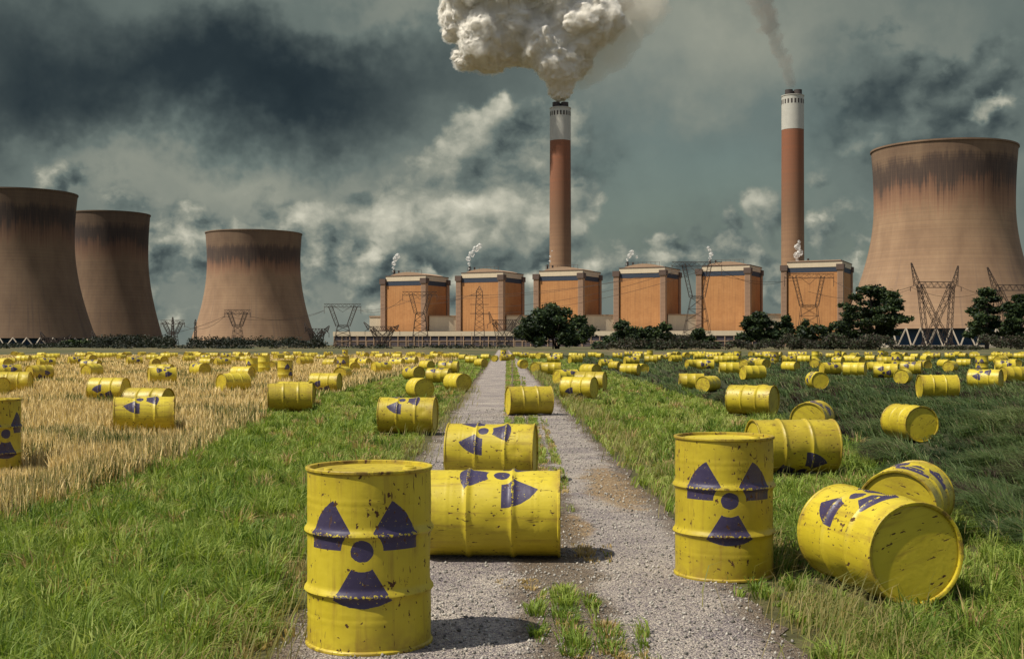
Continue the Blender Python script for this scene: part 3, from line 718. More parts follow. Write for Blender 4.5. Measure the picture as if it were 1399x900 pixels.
# pale seeding grass along the track's edge and in the verge
def seed_grass(n, fx, spread, a, b, hm):
    y = logD(n, a, b, 1.1); x = fx(y) + rng.normal(0, 1, n) * spread
    kk = in_view(x, y) & clear_of_drums(x, y); x, y = x[kk], y[kk]; n = len(x)
    kk = fbm2(x, y, 1.3, 71) > .42; x, y = x[kk], y[kk]; n = len(x)
    h = rng.uniform(.5, 1.2, n) * hm; t = rng.random((n, 1))
    col = np.array([.30, .24, .09]) * (1 - t) + np.array([.16, .18, .05]) * t
    return x, y, h, .0032 * (1 + y / 10) * rng.uniform(.7, 1.3, n), rng.uniform(.3, 1.1, n), rng.normal(.3, .9, n), col
blades('seeding_grass', *cat(seed_grass(6500, lambda y: path_r(y) + .28, .14, 4.6, 60, .27), seed_grass(3500, lambda y: path_l(y) - .2, .25, 4.6, 40, .24), seed_grass(1500, lambda y: path_r(y) + 1.5, .7, 5, 60, .25)), M_blade)
# dark rank grass of the ditch and beyond, bank shade put into its colour
def rank(n):
    y = logD(n, 5.5, 150, 1.25); L_ = ditch_e(y) - .1; R_ = np.minimum(y * .424 + 1, 60 + 0 * y)
    ok = R_ > L_; y, L_, R_ = y[ok], L_[ok], R_[ok]
    x = L_ + (R_ - L_) * rng.random(len(y)) ** 1.25
    cs = .34 + .006 * y; a, b = np.floor(x / cs), np.floor(y / cs)
    hsh = np.modf(np.abs(np.sin(a * 12.99 + b * 78.23) * 43758.5))[0]; hs2 = np.modf(hsh * 91.7)[0]
    x = x + ((a + .2 + .6 * hsh) * cs - x) * rng.uniform(.2, .7, len(x)); y = y + ((b + .2 + .6 * hs2) * cs - y) * rng.uniform(.2, .7, len(x))
    k = clear_of_drums(x, y)
    # keep the sight line to the drums: shorter in front of them
    x, y, hsh, hs2 = x[k], y[k], hsh[k], hs2[k]
    big = np.clip((fbm2(x, y, .45, 14) - .5) * 1.5 + .5, 0, 1)
    far_side = sstep((x - ditch_e(y) - 1.6) / 1.5)
    h = (.15 + .08 * far_side + .36 * hsh * big + .10 * rng.random(len(x))) * (1 - .35 * sstep((y - 20) / 40))
    short = np.zeros(len(x))
    for (X, D, ax, ay, hl, hw) in FOOT:
        if D > 60 or X < 3: continue
        v = D - y; u = x - X * (y / D)
        short = np.maximum(short, ((v > -.2) & (v < 1.6 + .06 * D) & (np.abs(u) < .75)).astype(float))
    h *= 1 - .62 * short
    t = -.02 + .16 * far_side + .85 * big + .15 * (hsh - .5) + rng.normal(0, .16, len(x))  # lighter past the ditch: its depth shading painted into the tone
    base = np.array([[.026, .046, .018], [.055, .092, .030], [.10, .150, .048], [.19, .225, .085]])
    t = np.clip(t, 0, .999) * 3; i = t.astype(int); f = (t - i)[:, None]; col = base[i] * (1 - f) + base[np.minimum(i + 1, 3)] * f
    br = (fbm2(x, y, .8, 61) > .60) & (rng.random(len(x)) < .7); col[br] = np.array([.05, .032, .022]) * rng.uniform(.5, 1.3, (br.sum(), 1))
    pale = rng.random(len(x)) < .09; col[pale] = np.array([.22, .19, .10]) * rng.uniform(.6, 1.2, (pale.sum(), 1))
    return x, y, h, .006 * (1 + y / 11) * rng.uniform(.7, 1.3, len(x)), np.clip(rng.normal(.9, .3, len(x)), .2, 1.5), rng.normal(2.6, .6, len(x)), col
blades('ditch_grass', *rank(170000), M_blade)
# stubble: upright cut straw in drilled rows, and litter
def stubble(n):
    y = logD(n, 5.5, 150, 1.2); Rr = stub_e(y) + .25 * (fbm2(y * 4, y * 0, 1, 91) - .5); L_ = np.maximum(-(y * .424 + .8), -62)
    ok = Rr > L_; y, L_, Rr = y[ok], L_[ok], Rr[ok]
    x = L_ + (Rr - L_) * rng.random(len(y)) ** .85
    row = .14 * (1 + np.floor(y / 25)); x = np.where(y < 60, np.round(x / row) * row + rng.normal(0, .022, len(x)) * (1 + y / 20), x)
    k = clear_of_drums(x, y) & (x < stub_e(y) + .15); x, y = x[k], y[k]; n = len(x)
    h = rng.uniform(.12, .34, n) * (.75 + .5 * fbm2(x, y, .7, 17)) * np.where(rng.random(n) < .25, .5, 1)
    for (X, D, ax, ay, hl, hw) in FOOT:
        if D > 60 or X > -2.5: continue
        v = D - y; u = x - X * (y / D)
        h *= 1 - .55 * ((v > -.2) & (v < .9 + .05 * D) & (np.abs(u) < .6))
    t = rng.random((n, 1)); col = np.array([.88, .70, .36]) * (1 - t) + np.array([.60, .44, .17]) * t
    dk = rng.random(n) < .22; col[dk] *= .42
    gr = (fbm2(x, y, .6, 44) + rng.normal(0, .06, n) > .67) | ((x > stub_e(y) - .5) & (rng.random(n) < .25)); col[gr] = np.array([.12, .14, .035])
    return x, y, h, .0072 * (1 + y / 10) * rng.uniform(.7, 1.3, n), np.abs(rng.normal(.12, .16, n)), rng.uniform(0, 6.28, n), col
blades('stubble_straw', *stubble(260000), M_straw)
# loose stones on the track
def stones(n):
    y = logD(n, 4.3, 26, 1.3); x = path_l(y) + (path_r(y) - path_l(y)) * rng.random(n); k = clear_of_drums(x, y) & in_view(x, y); x, y = x[k], y[k]; n = len(x)
    r = (.003 + .010 * rng.random(n) ** 4) * (1 + y / 40); sq = rng.uniform(.5, 1, (n, 3))
    O = np.array([[1, 0, 0], [-1, 0, 0], [0, 1, 0], [0, -1, 0], [0, 0, 1], [0, 0, -1]], float)
    V = O[None] * r[:, None, None] * sq[:, None, :] + rng.normal(0, .16, (n, 6, 3)) * r[:, None, None]
    a = rng.uniform(0, 6.28, n); c, s = np.cos(a)[:, None], np.sin(a)[:, None]
    V = np.stack([V[..., 0] * c - V[..., 1] * s, V[..., 0] * s + V[..., 1] * c, V[..., 2]], -1)
    V += np.stack([x, y, .006 + r * .25], 1)[:, None]
    T = np.array([[0, 2, 4], [2, 1, 4], [1, 3, 4], [3, 0, 4], [2, 0, 5], [1, 2, 5], [3, 1, 5], [0, 3, 5]])
    T = (np.arange(n) * 6)[:, None, None] + T[None]
    g_ = rng.uniform(.10, .56, (n, 1)); col = np.concatenate([g_, g_ * .93, g_ * .82], 1)
    o = tri_mesh('loose_gravel', V.reshape(-1, 3), T.reshape(-1, 3), M_straw, np.repeat(col, 6, 0)); tag(o, kind='stuff')
stones(26000)

# ------------------------------------------------------------------ power station
def m_brick(g, out):
    o = g.tc('Object'); x, y, z = g.xyz(o)
    n = g.noise(o, .12, 5, .6); rows = g.noise(g.comb(g.mul(g.add(x, y), .25), 0, g.mul(z, 2.2)), 1, 3, .6)
    v = g.m('FRACT', g.mul(g.add(x, y), .45)); seam = g.ss(g.m('ABSOLUTE', g.m('SUBTRACT', v, .5)), .42, .5)
    col = g.ramp(g.add(g.mul(n, .6), g.mul(rows, .4)), [(.3, (.34, .150, .052)), (.5, (.43, .200, .070)), (.7, (.50, .25, .095))])
    stain = g.ss(g.noise(g.vm('MULTIPLY', o, (.5, .5, .03)), 1, 5, .65), .50, .70)
    col = g.mix(g.mul(stain, .4), col, (.20, .095, .042)); col = g.mix(g.mul(seam, .4), col, (.20, .09, .04))
    principled(g, out, col, .85)
M_brick = material('orange_brick', m_brick)
def m_plain(col, var=.25, sc=.2, rough=.8, streak=True):
    def fn(g, out):
        o = g.tc('Object'); n = g.noise(o, sc, 5, .65)
        s = g.noise(g.vm('MULTIPLY', o, (1.3, 1.3, .06)), 1, 4, .6) if streak else n
        k = g.add(1 - var, g.mul(g.add(n, s), var))
        principled(g, out, g.vm('SCALE', g.comb(*col), k), rough)
    return fn
M_cream = material('cream_panel', m_plain((.58, .48, .34)))
M_pier = material('pale_brown_concrete', m_plain((.34, .215, .135)))
M_blue = material('dark_blue_band', m_plain((.028, .040, .065)))
M_dark = material('dark_cladding', m_plain((.050, .042, .055)))
M_cap = material('brown_cap', m_plain((.10, .065, .050)))
M_slot = material('shaded_concrete', m_plain((.25, .155, .10)))
M_steel = material('pylon_steel', m_plain((.045, .028, .020), .2, .5, .7, False))
M_soot = material('sooty_flue', m_plain((.045, .035, .032)))
M_roof = material('roof_felt', m_plain((.36, .24, .15)))
M_ins = material('insulator_glass', m_plain((.10, .06, .045), .1, 1, .4, False))
U = Vector((65.1, -14.9, 0)); PITCH = U.length; ANG = R(-25); ROW = math.atan2(U.y, U.x)
RX, RY = Vector((math.cos(ANG), math.sin(ANG), 0)), Vector((-math.sin(ANG), math.cos(ANG), 0))
ORIG = at(528, 471, 1031); ORIG.z = 0
ORD = ['first', 'second', 'third', 'fourth', 'fifth', 'sixth']
BN = ['with a wide lattice pylon before its wall', 'with a slim lattice tower before its wall', 'half hidden by the round tree and backed by the smoking chimney',
      'rising above the low dark bushes', 'with the biggest lattice pylon at its corner', 'with tall flat cream parapet beside the largest cooling tower']
Wd, Dp = 38.0, 40.0
for i in range(6):
    H = HC + (HZ - (377, 372.5, 370, 366, 363, 358)[i]) * (ORIG.y + U.y * i) / F
    Wd, Dp = (38., 40.) if i < 5 else (42., 44.)
    root = empty('boiler_house', ORIG + U * i, ANG)
    tag(root, 'orange brick boiler house ' + BN[i], 'power station block', 'orange boiler houses of the power station')
    MB().box(0, Wd, 0, Dp, 0, H - 8.5).build('wall', M_brick, root)
    MB().box(-.15, Wd + .15, -.15, Dp + .15, H - 8.5, H - 4.7).build('band', M_blue, root)
    pt = H if i == 5 else H
    MB().box(-.4, Wd + .4, -.4, Dp + .4, H - 4.7, pt - .6).build('parapet', M_cream, root)
    MB().box(-.7, Wd + .7, -.7, Dp + .7, pt - .6, pt).build('coping', M_cap, root)
    # low vaulted roof with rails and stub vents
    if i < 5:
        b = MB(); n = 12; prof = [(2 + (Wd - 4) * k / n, pt + 3.0 * math.sin(math.pi * k / n) ** .8 if 0 < k < n else pt) for k in range(n + 1)]
        for yy in (2, Dp - 2): b.v += [(x, yy, z) for x, z in prof]
        m_ = n + 1; b.f += [(k, k + 1, m_ + k + 1, m_ + k) for k in range(n)] + [tuple(range(m_ - 1, -1, -1)), tuple(range(m_, 2 * m_))]
        rf = b.build('roof', M_roof, root)
        b = MB()
        for k in range(9): b.bar((4 + k * 3.6, 2.6, pt), (4 + k * 3.6, 2.6, pt + 4.4), .28)
        b.bar((4, 2.6, pt + 4.3), (33, 2.6, pt + 4.3), .28); b.build('roof_rail', M_cap, rf)
        MB().cyl(5.2, 4, .9, pt, pt + 5.2, 10).build('vent', M_soot, rf); MB().cyl(9.5, 4.5, .7, pt, pt + 4.6, 10).build('vent', M_soot, rf)
    else:
        rf = MB().box(1, Wd - 1, 1, Dp - 1, pt, pt + .8).build('roof', M_roof, root); MB().cyl(14, 10, .9, pt + .8, pt + 3, 10).build('vent', M_soot, rf)
    for (x0, x1, y0, y1) in ((-5.0, -.6, -1.6, 4), (Wd - 3.2, Wd + 1.2, -2.2, 2.4), (Wd - 2.4, Wd + 1.1, Dp - 3, Dp + 1.2)):
        pr = MB().box(x0, x1, y0, y1, 0, H - 7).build('corner_pier', M_pier, root)
        lv = MB(); lv.box(x0 + .45, x1 - .45, y0 - .05, y0 - .004, 3, H - 8)
        for k in range(14): lv.box(x0 + .5, x1 - .5, y0 - .12, y0 - .003, 4 + k * 3.5, 4.6 + k * 3.5)
        lv.build('stair_slot', M_slot, pr)
        MB().box(x0 - .7, x1 + .7, y0 - .7, y1 + .7, H - 7, H - 2.6).build('pier_cap', M_cap, pr)
# cream link buildings between the blocks
Wd = 38.0
for i in range(-1, 5):
    e = ORIG + U * (i + 1) - RX * 5.4 + RY * 3
    a = ORIG + U * i + RX * (Wd + 1.5) + RY * 4 if i >= 0 else e - U.normalized() * 12
    d_ = e - a; w = d_.length
    root = empty('link_building', a, math.atan2(d_.y, d_.x))
    tag(root, ('short cream link building at the open end of the orange blocks' if i == -1 else 'low cream link building between the %s and %s orange blocks' % (ORD[i], ORD[i + 1])), 'link building', 'cream link buildings between the orange blocks')
    MB().box(0, w, 0, 26, 0, 13).build('lower_wall', M_brick, root); MB().box(0, w, -.2, 26, 13, 25.2).build('wall', M_cream, root); MB().box(-.2, w + .2, -.7, 26.2, 25.2, 26.2).build('roof', M_roof, root)
# long low hall in front
root = empty('turbine_hall', ORIG + U.normalized() * -36 + U.normalized().cross(Vector((0, 0, 1))) * 30, ROW)
tag(root, 'long low dark hall with pale roof edge running before the orange blocks', 'hall')
LEN = PITCH * 5.4
MB().box(0, LEN, 0, 16, 0, 8.6).build('wall', M_dark, root); MB().box(-.5, LEN + .5, -.8, 16.5, 8.6, 12.4).build('roof', M_cream, root)
b = MB(); b.box(0, LEN, -.5, -.05, 4.2, 4.8)
for k in range(int(LEN / 7)): b.box(k * 7, k * 7 + .7, -.6, -.06, 0, 8.5)
b.build('wall_frame', M_roof, root)
random.seed(4)
root = empty('substation_fence', ORIG + U.normalized() * -40 + U.normalized().cross(Vector((0, 0, 1))) * 60, ROW)
tag(root, 'line of slim pale posts and rails before the long dark hall', 'fence')
b = MB(); b.bar((0, 0, 3), (LEN * .8, 0, 3), .25); b.bar((0, 0, 1), (LEN * .8, 0, 1), .25); b.build('rail', M_roof, root)
for k in range(34):
    hh = random.choice((4, 4.5, 5, 9, 11)); xx = k * LEN * .8 / 33; MB().bar((xx, 0, 0), (xx, 0, hh), .45).build('post', M_roof, root)

# chimneys
def m_chim(g, out):
    o = g.tc('Object'); x, y, z = g.xyz(o)
    n = g.noise(g.vm('MULTIPLY', o, (.5, .5, .05)), 1, 5, .6); rings = g.noise(g.comb(0, 0, z), .35, 3, .6)
    t = g.add(z, g.mul(g.m('SUBTRACT', n, .5), 22))
    col = g.ramp(g.m('DIVIDE', t, 200), [(.0, (.38, .25, .145)), (.35, (.30, .180, .100)), (.58, (.20, .105, .056)), (.72, (.225, .092, .045)), (.85, (.235, .086, .040))])
    col = g.mix(g.mul(g.ss(rings, .4, .6), .22), col, (.15, .08, .05))
    a = g.m('ARCTAN2', y, x); ribs = g.ss(g.m('ABSOLUTE', g.m('SUBTRACT', g.m('FRACT', g.mul(a, 36 / 6.2832)), .5)), .40, .46)
    col = g.mix(g.mul(ribs, .25), col, (.14, .08, .05))
    principled(g, out, col, .85)
M_chim = material('brick_chimney_shaft', m_chim)
M_white = material('weathered_white_concrete', m_plain((.43, .42, .37), .3, .3))
def chimney(pxc, ytop, D, ywhite, w0, w1, label):
    c = at(pxc, HZ, D); c.z = 0; k = D / F
    zt = HC + (HZ - ytop) * k; zw = HC + (HZ - ywhite) * k; r0, r1 = w0 * k / 2, w1 * k / 2
    root = empty('chimney', c); tag(root, label, 'chimney', 'tall chimneys of the power station')
    rr = lambda z: r0 + (r1 - r0) * z / zt
    MB().lathe([(rr(zw * t / 10), zw * t / 10) for t in range(11)], 48).build('shaft', M_chim, root, True)
    zc = zt - 4.5
    b = MB().lathe([(rr(zw) + .12, zw), (rr(zc) + .12, zc - .8), (rr(zc) + .5, zc - .6), (rr(zc) + .5, zc), (rr(zc) - .9, zc)], 48); b.disc(rr(zc) - .9, zc, 48)
    wt = b.build('white_top', M_white, root, True)
    sl = MB()
    for q in range(20):
        a = 2 * math.pi * q / 20; ra = rr(zc) + .18; d = Vector((math.cos(a), math.sin(a), 0)); t = Vector((-d.y, d.x, 0))
        for (za, zb) in ((zc - 7.4, zc - 3.6),):
            kk = len(sl.v)
            for zz in (za, zb):
                for (uu, oo) in ((-.7, 0), (.7, 0), (.7, -.5), (-.7, -.5)): sl.v.append(tuple(d * (ra + oo) + t * uu + Vector((0, 0, zz))))
            sl.f += [(kk, kk + 1, kk + 5, kk + 4), (kk + 1, kk + 2, kk + 6, kk + 5), (kk + 3, kk, kk + 4, kk + 7), (kk + 4, kk + 5, kk + 6, kk + 7), (kk + 3, kk + 2, kk + 1, kk)]
    sl.build('vent_slot', M_soot, wt)
    for (ax, ay) in ((-.42, -.3), (.42, -.3), (0, .45)): MB().lathe([(r1 * .36, zc + .01), (r1 * .36, zt), (r1 * .30, zt), (r1 * .30, zc + .02)], 20).build('flue', M_soot, root, True, (ax * r1, ay * r1, 0))
    return c, zt
CH1 = chimney(765.5, 141, 1075, 193, 30.5, 28, 'tall chimney belching thick white smoke behind the third orange block')
CH2 = chimney(1083, 124, 1020, 178, 31.5, 29.5, 'tall chimney with thin grey smoke behind the sixth orange block')

# cooling towers
def m_tower(H, seed, cloud_shade=1.0, t0=.74, t1=.90):
    def fn(g, out):
        o = g.tc('Object'); x, y, z = g.xyz(o); a = g.m('ARCTAN2', y, x); t = g.m('DIVIDE', z, H)
        cs = g.comb(g.m('COSINE', a), g.m('SINE', a), 0)
        rows = g.noise(g.comb(0, seed, g.mul(z, .9)), 1, 3, .7); pour = g.ss(g.m('ABSOLUTE', g.m('SUBTRACT', g.m('FRACT', g.mul(z, .42)), .5)), .40, .48)
        n = g.noise(g.vm('ADD', g.vm('SCALE', cs, 2.4), g.comb(seed, 0, g.mul(t, 3))), 1.4, 5, .6)
        run = g.noise(g.vm('ADD', g.vm('SCALE', cs, 26), g.comb(seed, 0, g.mul(t, 1.6))), 1, 5, .65)
        run2 = g.noise(g.vm('ADD', g.vm('SCALE', cs, 75), g.comb(seed, 0, g.mul(t, 3.5))), 1, 4, .65)
        col = g.ramp(g.add(g.mul(n, .6), g.mul(rows, .25), g.mul(run, .15)), [(.3, (.175, .104, .060)), (.5, (.265, .164, .094)), (.7, (.35, .228, .132))])
        col = g.mix(g.mul(pour, .28), col, (.15, .10, .075))
        # dark weathering under the rim, ragged downwards along the streaks
        rag = g.add(g.mul(g.m('SUBTRACT', run, .5), .17), g.mul(g.m('SUBTRACT', run2, .5), .17), g.mul(g.m('SUBTRACT', n, .5), .20), g.mul(g.m('SUBTRACT', rows, .5), .05))
        band = g.mul(g.ss(g.add(t, rag), t0 - .07, t0 + .09), g.ss(g.add(t, g.mul(rag, .6)), t1 + .10, t1 - .01))
        band = g.m('MAXIMUM', band, g.mul(g.ss(g.add(t, rag), t0 + .05, t1), .5))
        band = g.mul(band, g.add(.55, g.mul(run2, .55)))
        col = g.mix(g.m('MINIMUM', g.mul(band, .98), .93), col, (.022, .015, .018))
        red = g.mul(g.ss(g.add(t, rag), t0 - .10, t0), g.ss(g.add(t, rag), t0 + .10, t0 + .02)); col = g.mix(g.mul(red, .35), col, (.30, .13, .07))
        low = g.mul(g.ss(run, .50, .72), g.ss(t, .75, .2)); col = g.mix(g.mul(low, .5), col, (.13, .085, .065))
        principled(g, out, g.vm('SCALE', col, cloud_shade), .9)  # whole shell scaled darker where cloud shade is painted into the concrete
    return material('weathered_concrete_shell', fn)
M_inner = material('dark_tower_inside', m_plain((.06, .045, .04)))
M_leg = material('pale_concrete_leg', m_plain((.42, .36, .28)))
M_pack = material('blue_fill_pack', m_plain((.020, .055, .11)))
def tower(pxc, ytop, ybase, D, half_top, half_thr, half_base, zthr, label, seed, legs, lz=.095, cloud_shade=1.0, t0=.74, t1=.90):
    c = at(pxc, HZ, D); c.z = 0; k = D / F; H = HC + (HZ - ytop) * k
    root = empty('cooling_tower', c); tag(root, label, 'cooling tower', 'cooling towers of the power station')
    rt, rb, rth = half_top * k, half_base * k, half_thr * k; zl = lz * H; zt = zthr * H
    bb = (zt - zl) / math.sqrt((rb / rth) ** 2 - 1); bt = (H - zt) / math.sqrt(max((rt / rth) ** 2 - 1, 1e-3))
    def r(z): return rth * math.sqrt(1 + ((z - zt) / (bb if z < zt else bt)) ** 2)
    n = 40; zs = [zl + (H - zl) * j / n for j in range(n + 1)]
    outp = [(r(z), z) for z in zs]
    sh = MB().lathe(outp + [(r(H) + .5, H - .2), (r(H) + .5, H + .7), (r(H) - .8, H + .7)], 128).build('shell', m_tower(H, seed, cloud_shade, t0, t1), root, True)
    MB().lathe([(q - .8, z) for q, z in reversed(outp)] + [(r(zl), zl)], 96).build('inner_wall', M_inner, root, True)
    MB().lathe([(rb * .86, 0), (rb * .86, zl * 1.1), (.1, zl * 1.15)], 64).build('fill_pack', M_pack, root)
    MB().lathe([(rb + 4, 0), (rb + 4, 1.2), (rb + 3.2, 1.2), (rb + 3.2, .3)], 96).build('basin', M_leg, root)
    for q in range(legs):
        a = 2 * math.pi * q / legs; da = math.pi / legs
        f = lambda ang, rad, z: (rad * math.cos(ang), rad * math.sin(ang), z)
        b = MB(); b.bar(f(a, rb + 2.2, 0), f(a - da, rb - .3, zl + .3), .85); b.bar(f(a, rb + 2.2, 0), f(a + da, rb - .3, zl + .3), .85)
        b.build('support_leg', M_leg, root)
tower(1289, 206, 471, 690, 95, 91.5, 136, .72, 'largest cooling tower, tan concrete with dark streaked band, beside the layered tree', 1.3, 46, .09)
tower(347, 320, 471, 1130, 64.5, 62.5, 84, .74, 'smallest cooling tower, standing alone by the orange blocks', 5.1, 36, .05, 1.0, .68, .84)
tower(150, 294, 471, 980, 53, 50.5, 71, .70, 'slimmer cooling tower partly behind the broad one cut by the frame', 8.7, 36, .05, .60, .71, .87)  # this tower and the next: cloud shadow painted in as a darker shell
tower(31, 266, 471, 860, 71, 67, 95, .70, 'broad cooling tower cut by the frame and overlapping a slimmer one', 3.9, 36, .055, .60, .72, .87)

# ------------------------------------------------------------------ pylons (shape given in photograph pixels at distance D)
PYG = 'steel lattice pylons around the power station'
def pylon_delta(xl, xr, ytop, lx, rx, ywaist, wl, wr, yb, bl, br, D, label, drop=True):
    k = D / F; c = at((bl + br) / 2, HZ, D); c.z = 0; root = empty('pylon', c); tag(root, label, 'pylon', PYG)
    q = lambda px, py, dy=0: Vector(((px - CX) * k - c.x, dy, HC + (HZ - py) * k))
    t = .34 * max(.8, D / 900); ww = 2.4 * D / 800
    b = MB(); bw = (xr - xl) * k
    b.truss(q(xl, ytop), q(xr, ytop), 2.6, 2.6, max(8, int(bw / 3)), t)
    b.build('crossarm', M_steel, root)
    b = MB()
    for (a, w) in ((lx, wl), (rx, wr)):
        b.truss(q(a, ytop), q(w, ywaist), ww, ww * .9, 9, t)
    for s in (-1, 1):
        dy = s * 3.2
        b.bar(q(wl, ywaist, dy * .5), q(bl, yb, dy), t * 1.3); b.bar(q(wr, ywaist, dy * .5), q(br, yb, dy), t * 1.3)
        n = 4
        for i in range(n):
            f0, f1 = i / n, (i + 1) / n
            L0 = q(wl, ywaist, dy * .5).lerp(q(bl, yb, dy), f0); L1 = q(wl, ywaist, dy * .5).lerp(q(bl, yb, dy), f1)
            R0 = q(wr, ywaist, dy * .5).lerp(q(br, yb, dy), f0); R1 = q(wr, ywaist, dy * .5).lerp(q(br, yb, dy), f1)
            b.bar(L0, R1, t * .8); b.bar(R0, L1, t * .8); b.bar(L0, R0, t * .8)
    b.truss(q(wl, ywaist), q(wr, ywaist), 1.6, 1.6, 3, t)
    b.build('lattice_body', M_steel, root)
    if drop:
        m = (xl + xr) / 2; d_ = (xr - xl) * .16
        MB().bar(q(lx + d_ * .6, ytop), q(m, ytop + d_ * 1.1), .3).bar(q(rx - d_ * .6, ytop), q(m, ytop + d_ * 1.1), .3).build('insulator', M_ins, root)
        for e in (xl, xr): MB().bar(q(e, ytop), q(e, ytop + d_ * 1.35), .4).build('insulator', M_ins, root)
    return root
pylon_delta(443, 493, 417.5, 451, 486, 445, 461, 476, 472, 456, 481, 960, 'wide-armed lattice pylon against the sky beside the smallest cooling tower')
pylon_delta(307, 342, 426, 313, 336, 445, 320, 329, 474, 316, 333, 800, 'lattice pylon standing before the smallest cooling tower')
pylon_delta(550, 597, 401, 561, 588, 428, 568, 580, 468, 563, 586, 880, 'lattice pylon in front of the first orange block')
pylon_delta(918, 986, 361, 934, 970, 406, 944, 961, 470, 931, 973, 740, 'biggest lattice pylon, its arm above the roofs of the fourth and fifth blocks')
pylon_delta(1072, 1139, 377, 1085, 1124, 418, 1095, 1116, 472, 1089, 1122, 760, 'lattice pylon in front of the sixth orange block')
pylon_delta(220, 252, 440, 224, 248, 455, 231, 241, 474, 229, 243, 820, 'lattice pylon standing in the gap before the smallest cooling tower')
def pylon_horn(xl, xr, yarm, tl, tr, yhorn, yx, bl, br, yb, D, label):
    k = D / F; c = at((bl + br) / 2, HZ, D); c.z = 0; root = empty('pylon', c); tag(root, label, 'pylon', PYG)
    q = lambda px, py, dy=0: Vector(((px - CX) * k - c.x, dy, HC + (HZ - py) * k)); t = .36 * max(.7, D / 700)
    ex = (xr - xl) * .18
    MB().truss(q(xl, yarm), q(xr, yarm), 2.6, 2.6, 12, t).bar(q(xl, yarm), q(xl - ex, yarm + 3), t).bar(q(xr, yarm), q(xr + ex, yarm + 3), t).build('crossarm', M_steel, root)
    MB().truss(q(xl, yarm), q(tl, yhorn), 2.4, .4, 7, t).build('earth_peak', M_steel, root); MB().truss(q(xr, yarm), q(tr, yhorn + 4), 2.4, .4, 7, t).build('earth_peak', M_steel, root)
    b = MB(); m = (xl + xr) / 2; w4 = (xr - xl) * .16
    b.truss(q(xl + 3, yarm), q(m - w4 * .4, yx), 2.6, 2.4, 9, t); b.truss(q(xr - 3, yarm), q(m + w4 * .4, yx), 2.6, 2.4, 9, t)
    b.truss(q(m - w4 * .4, yx), q(br, yb), 2.4, 3.4, 5, t); b.truss(q(m + w4 * .4, yx), q(bl, yb), 2.4, 3.4, 5, t)
    b.truss(q(xl + 3, yarm), q(bl + 2, yb), 1.8, 2.2, 12, t); b.truss(q(xr - 3, yarm), q(br - 2, yb), 1.8, 2.2, 12, t)
    b.build('lattice_body', M_steel, root)
    for e in (xl - ex, xr + ex): MB().bar(q(e, yarm + 3), q(e, yarm + 9), .4).build('insulator', M_ins, root)
pylon_horn(1253, 1304, 389, 1245, 1309, 359, 432, 1264, 1298, 474, 560, 'horned lattice pylon before the largest cooling tower')
pylon_horn(1360, 1412, 393, 1349, 1420, 365, 434, 1371, 1404, 474, 560, 'horned lattice pylon half hidden by the trees near the frame edge')
pylon_horn(60, 92, 464, 55, 97, 453, 468, 70, 83, 474, 640, 'low horned lattice pylon before the broad cut-off cooling tower')
pylon_horn(130, 160, 464, 126, 165, 452, 468, 140, 151, 474, 640, 'low horned lattice pylon before the slimmer overlapped cooling tower')
pylon_horn(672, 706, 440, 668, 712, 426, 455, 681, 697, 474, 700, 'small horned lattice pylon in front of the second block, beside the round tree')
pylon_horn(420, 445, 452, 416, 450, 441, 461, 428, 438, 474, 700, 'small horned lattice pylon by the foot of the smallest cooling tower')
pylon_horn(505, 540, 449, 497, 545, 440, 460, 517, 528, 474, 720, 'small horned lattice pylon at the open end of the orange blocks')
def pylon_slim(pxc, ytop, yb, wt, wb, D, label):
    k = D / F; c = at(pxc, HZ, D); c.z = 0; root = empty('pylon', c); tag(root, label, 'pylon', PYG)
    zt = HC + (HZ - ytop) * k; w0, w1 = wb * k, wt * k
    b = MB(); b.truss((0, 0, 0), (0, 0, zt * .92), w0, w1, 10, .42); b.build('lattice_body', M_steel, root)
    MB().truss((0, 0, zt * .92), (0, 0, zt), w1, .2, 2, .42).build('peak', M_steel, root)
    b = MB()
    for z in (.55, .70, .85): b.bar((-w1 * 1.6, 0, zt * z), (w1 * 1.6, 0, zt * z), .5)
    b.build('crossarm', M_steel, root)
pylon_slim(655, 391, 472, 8, 15, 800, 'slim lattice tower in front of the second orange block')
pylon_slim(236, 433, 472, 1.5, 5, 700, 'thin lattice mast rising in the gap before the smallest cooling tower')
pylon_slim(267, 436, 472, 1.6, 3, 900, 'thin dark mast against the edge of the smallest cooling tower')
# overhead lines
def cable(p, q, sag, r, label):
    n = 16; b = MB(); pts = [p.lerp(q, i / n) - Vector((0, 0, sag * 4 * (i / n) * (1 - i / n))) for i in range(n + 1)]
    for i in range(n): b.bar(pts[i], pts[i + 1], r)
    tag(b.build('power_cable', M_steel), label, 'cable', 'overhead power cables between the pylons')
CL = 'thin dark power cable strung between pylons before the orange blocks'
for (xa, ya, Da, xb, yb_, Db) in ((443, 424, 960, 307, 432, 800), (493, 424, 960, 550, 408, 880), (468, 421, 960, 573, 405, 880), (597, 408, 880, 918, 368, 740), (573, 405, 880, 952, 366, 740), (550, 410, 880, 655, 398, 800),
                              (986, 368, 740, 1072, 384, 760), (952, 366, 740, 1105, 380, 760), (655, 420, 800, 918, 372, 740), (655, 430, 800, 952, 372, 740), (1139, 384, 760, 1244, 392, 560), (307, 432, 800, 130, 462, 640), (342, 432, 800, 443, 424, 960), (252, 445, 820, 307, 432, 800)):
    cable(at(xa, ya, Da), at(xb, yb_, Db), 5, .24, CL)
for (xa, ya, xb, yb_) in ((1244, 392, 1351, 396), (1313, 392, 1419, 396), (1104, 398, 1244, 395)):
    cable(at(xa, ya, 560), at(xb, yb_, 560), 4, .2, 'thin dark power cable before the largest cooling tower')

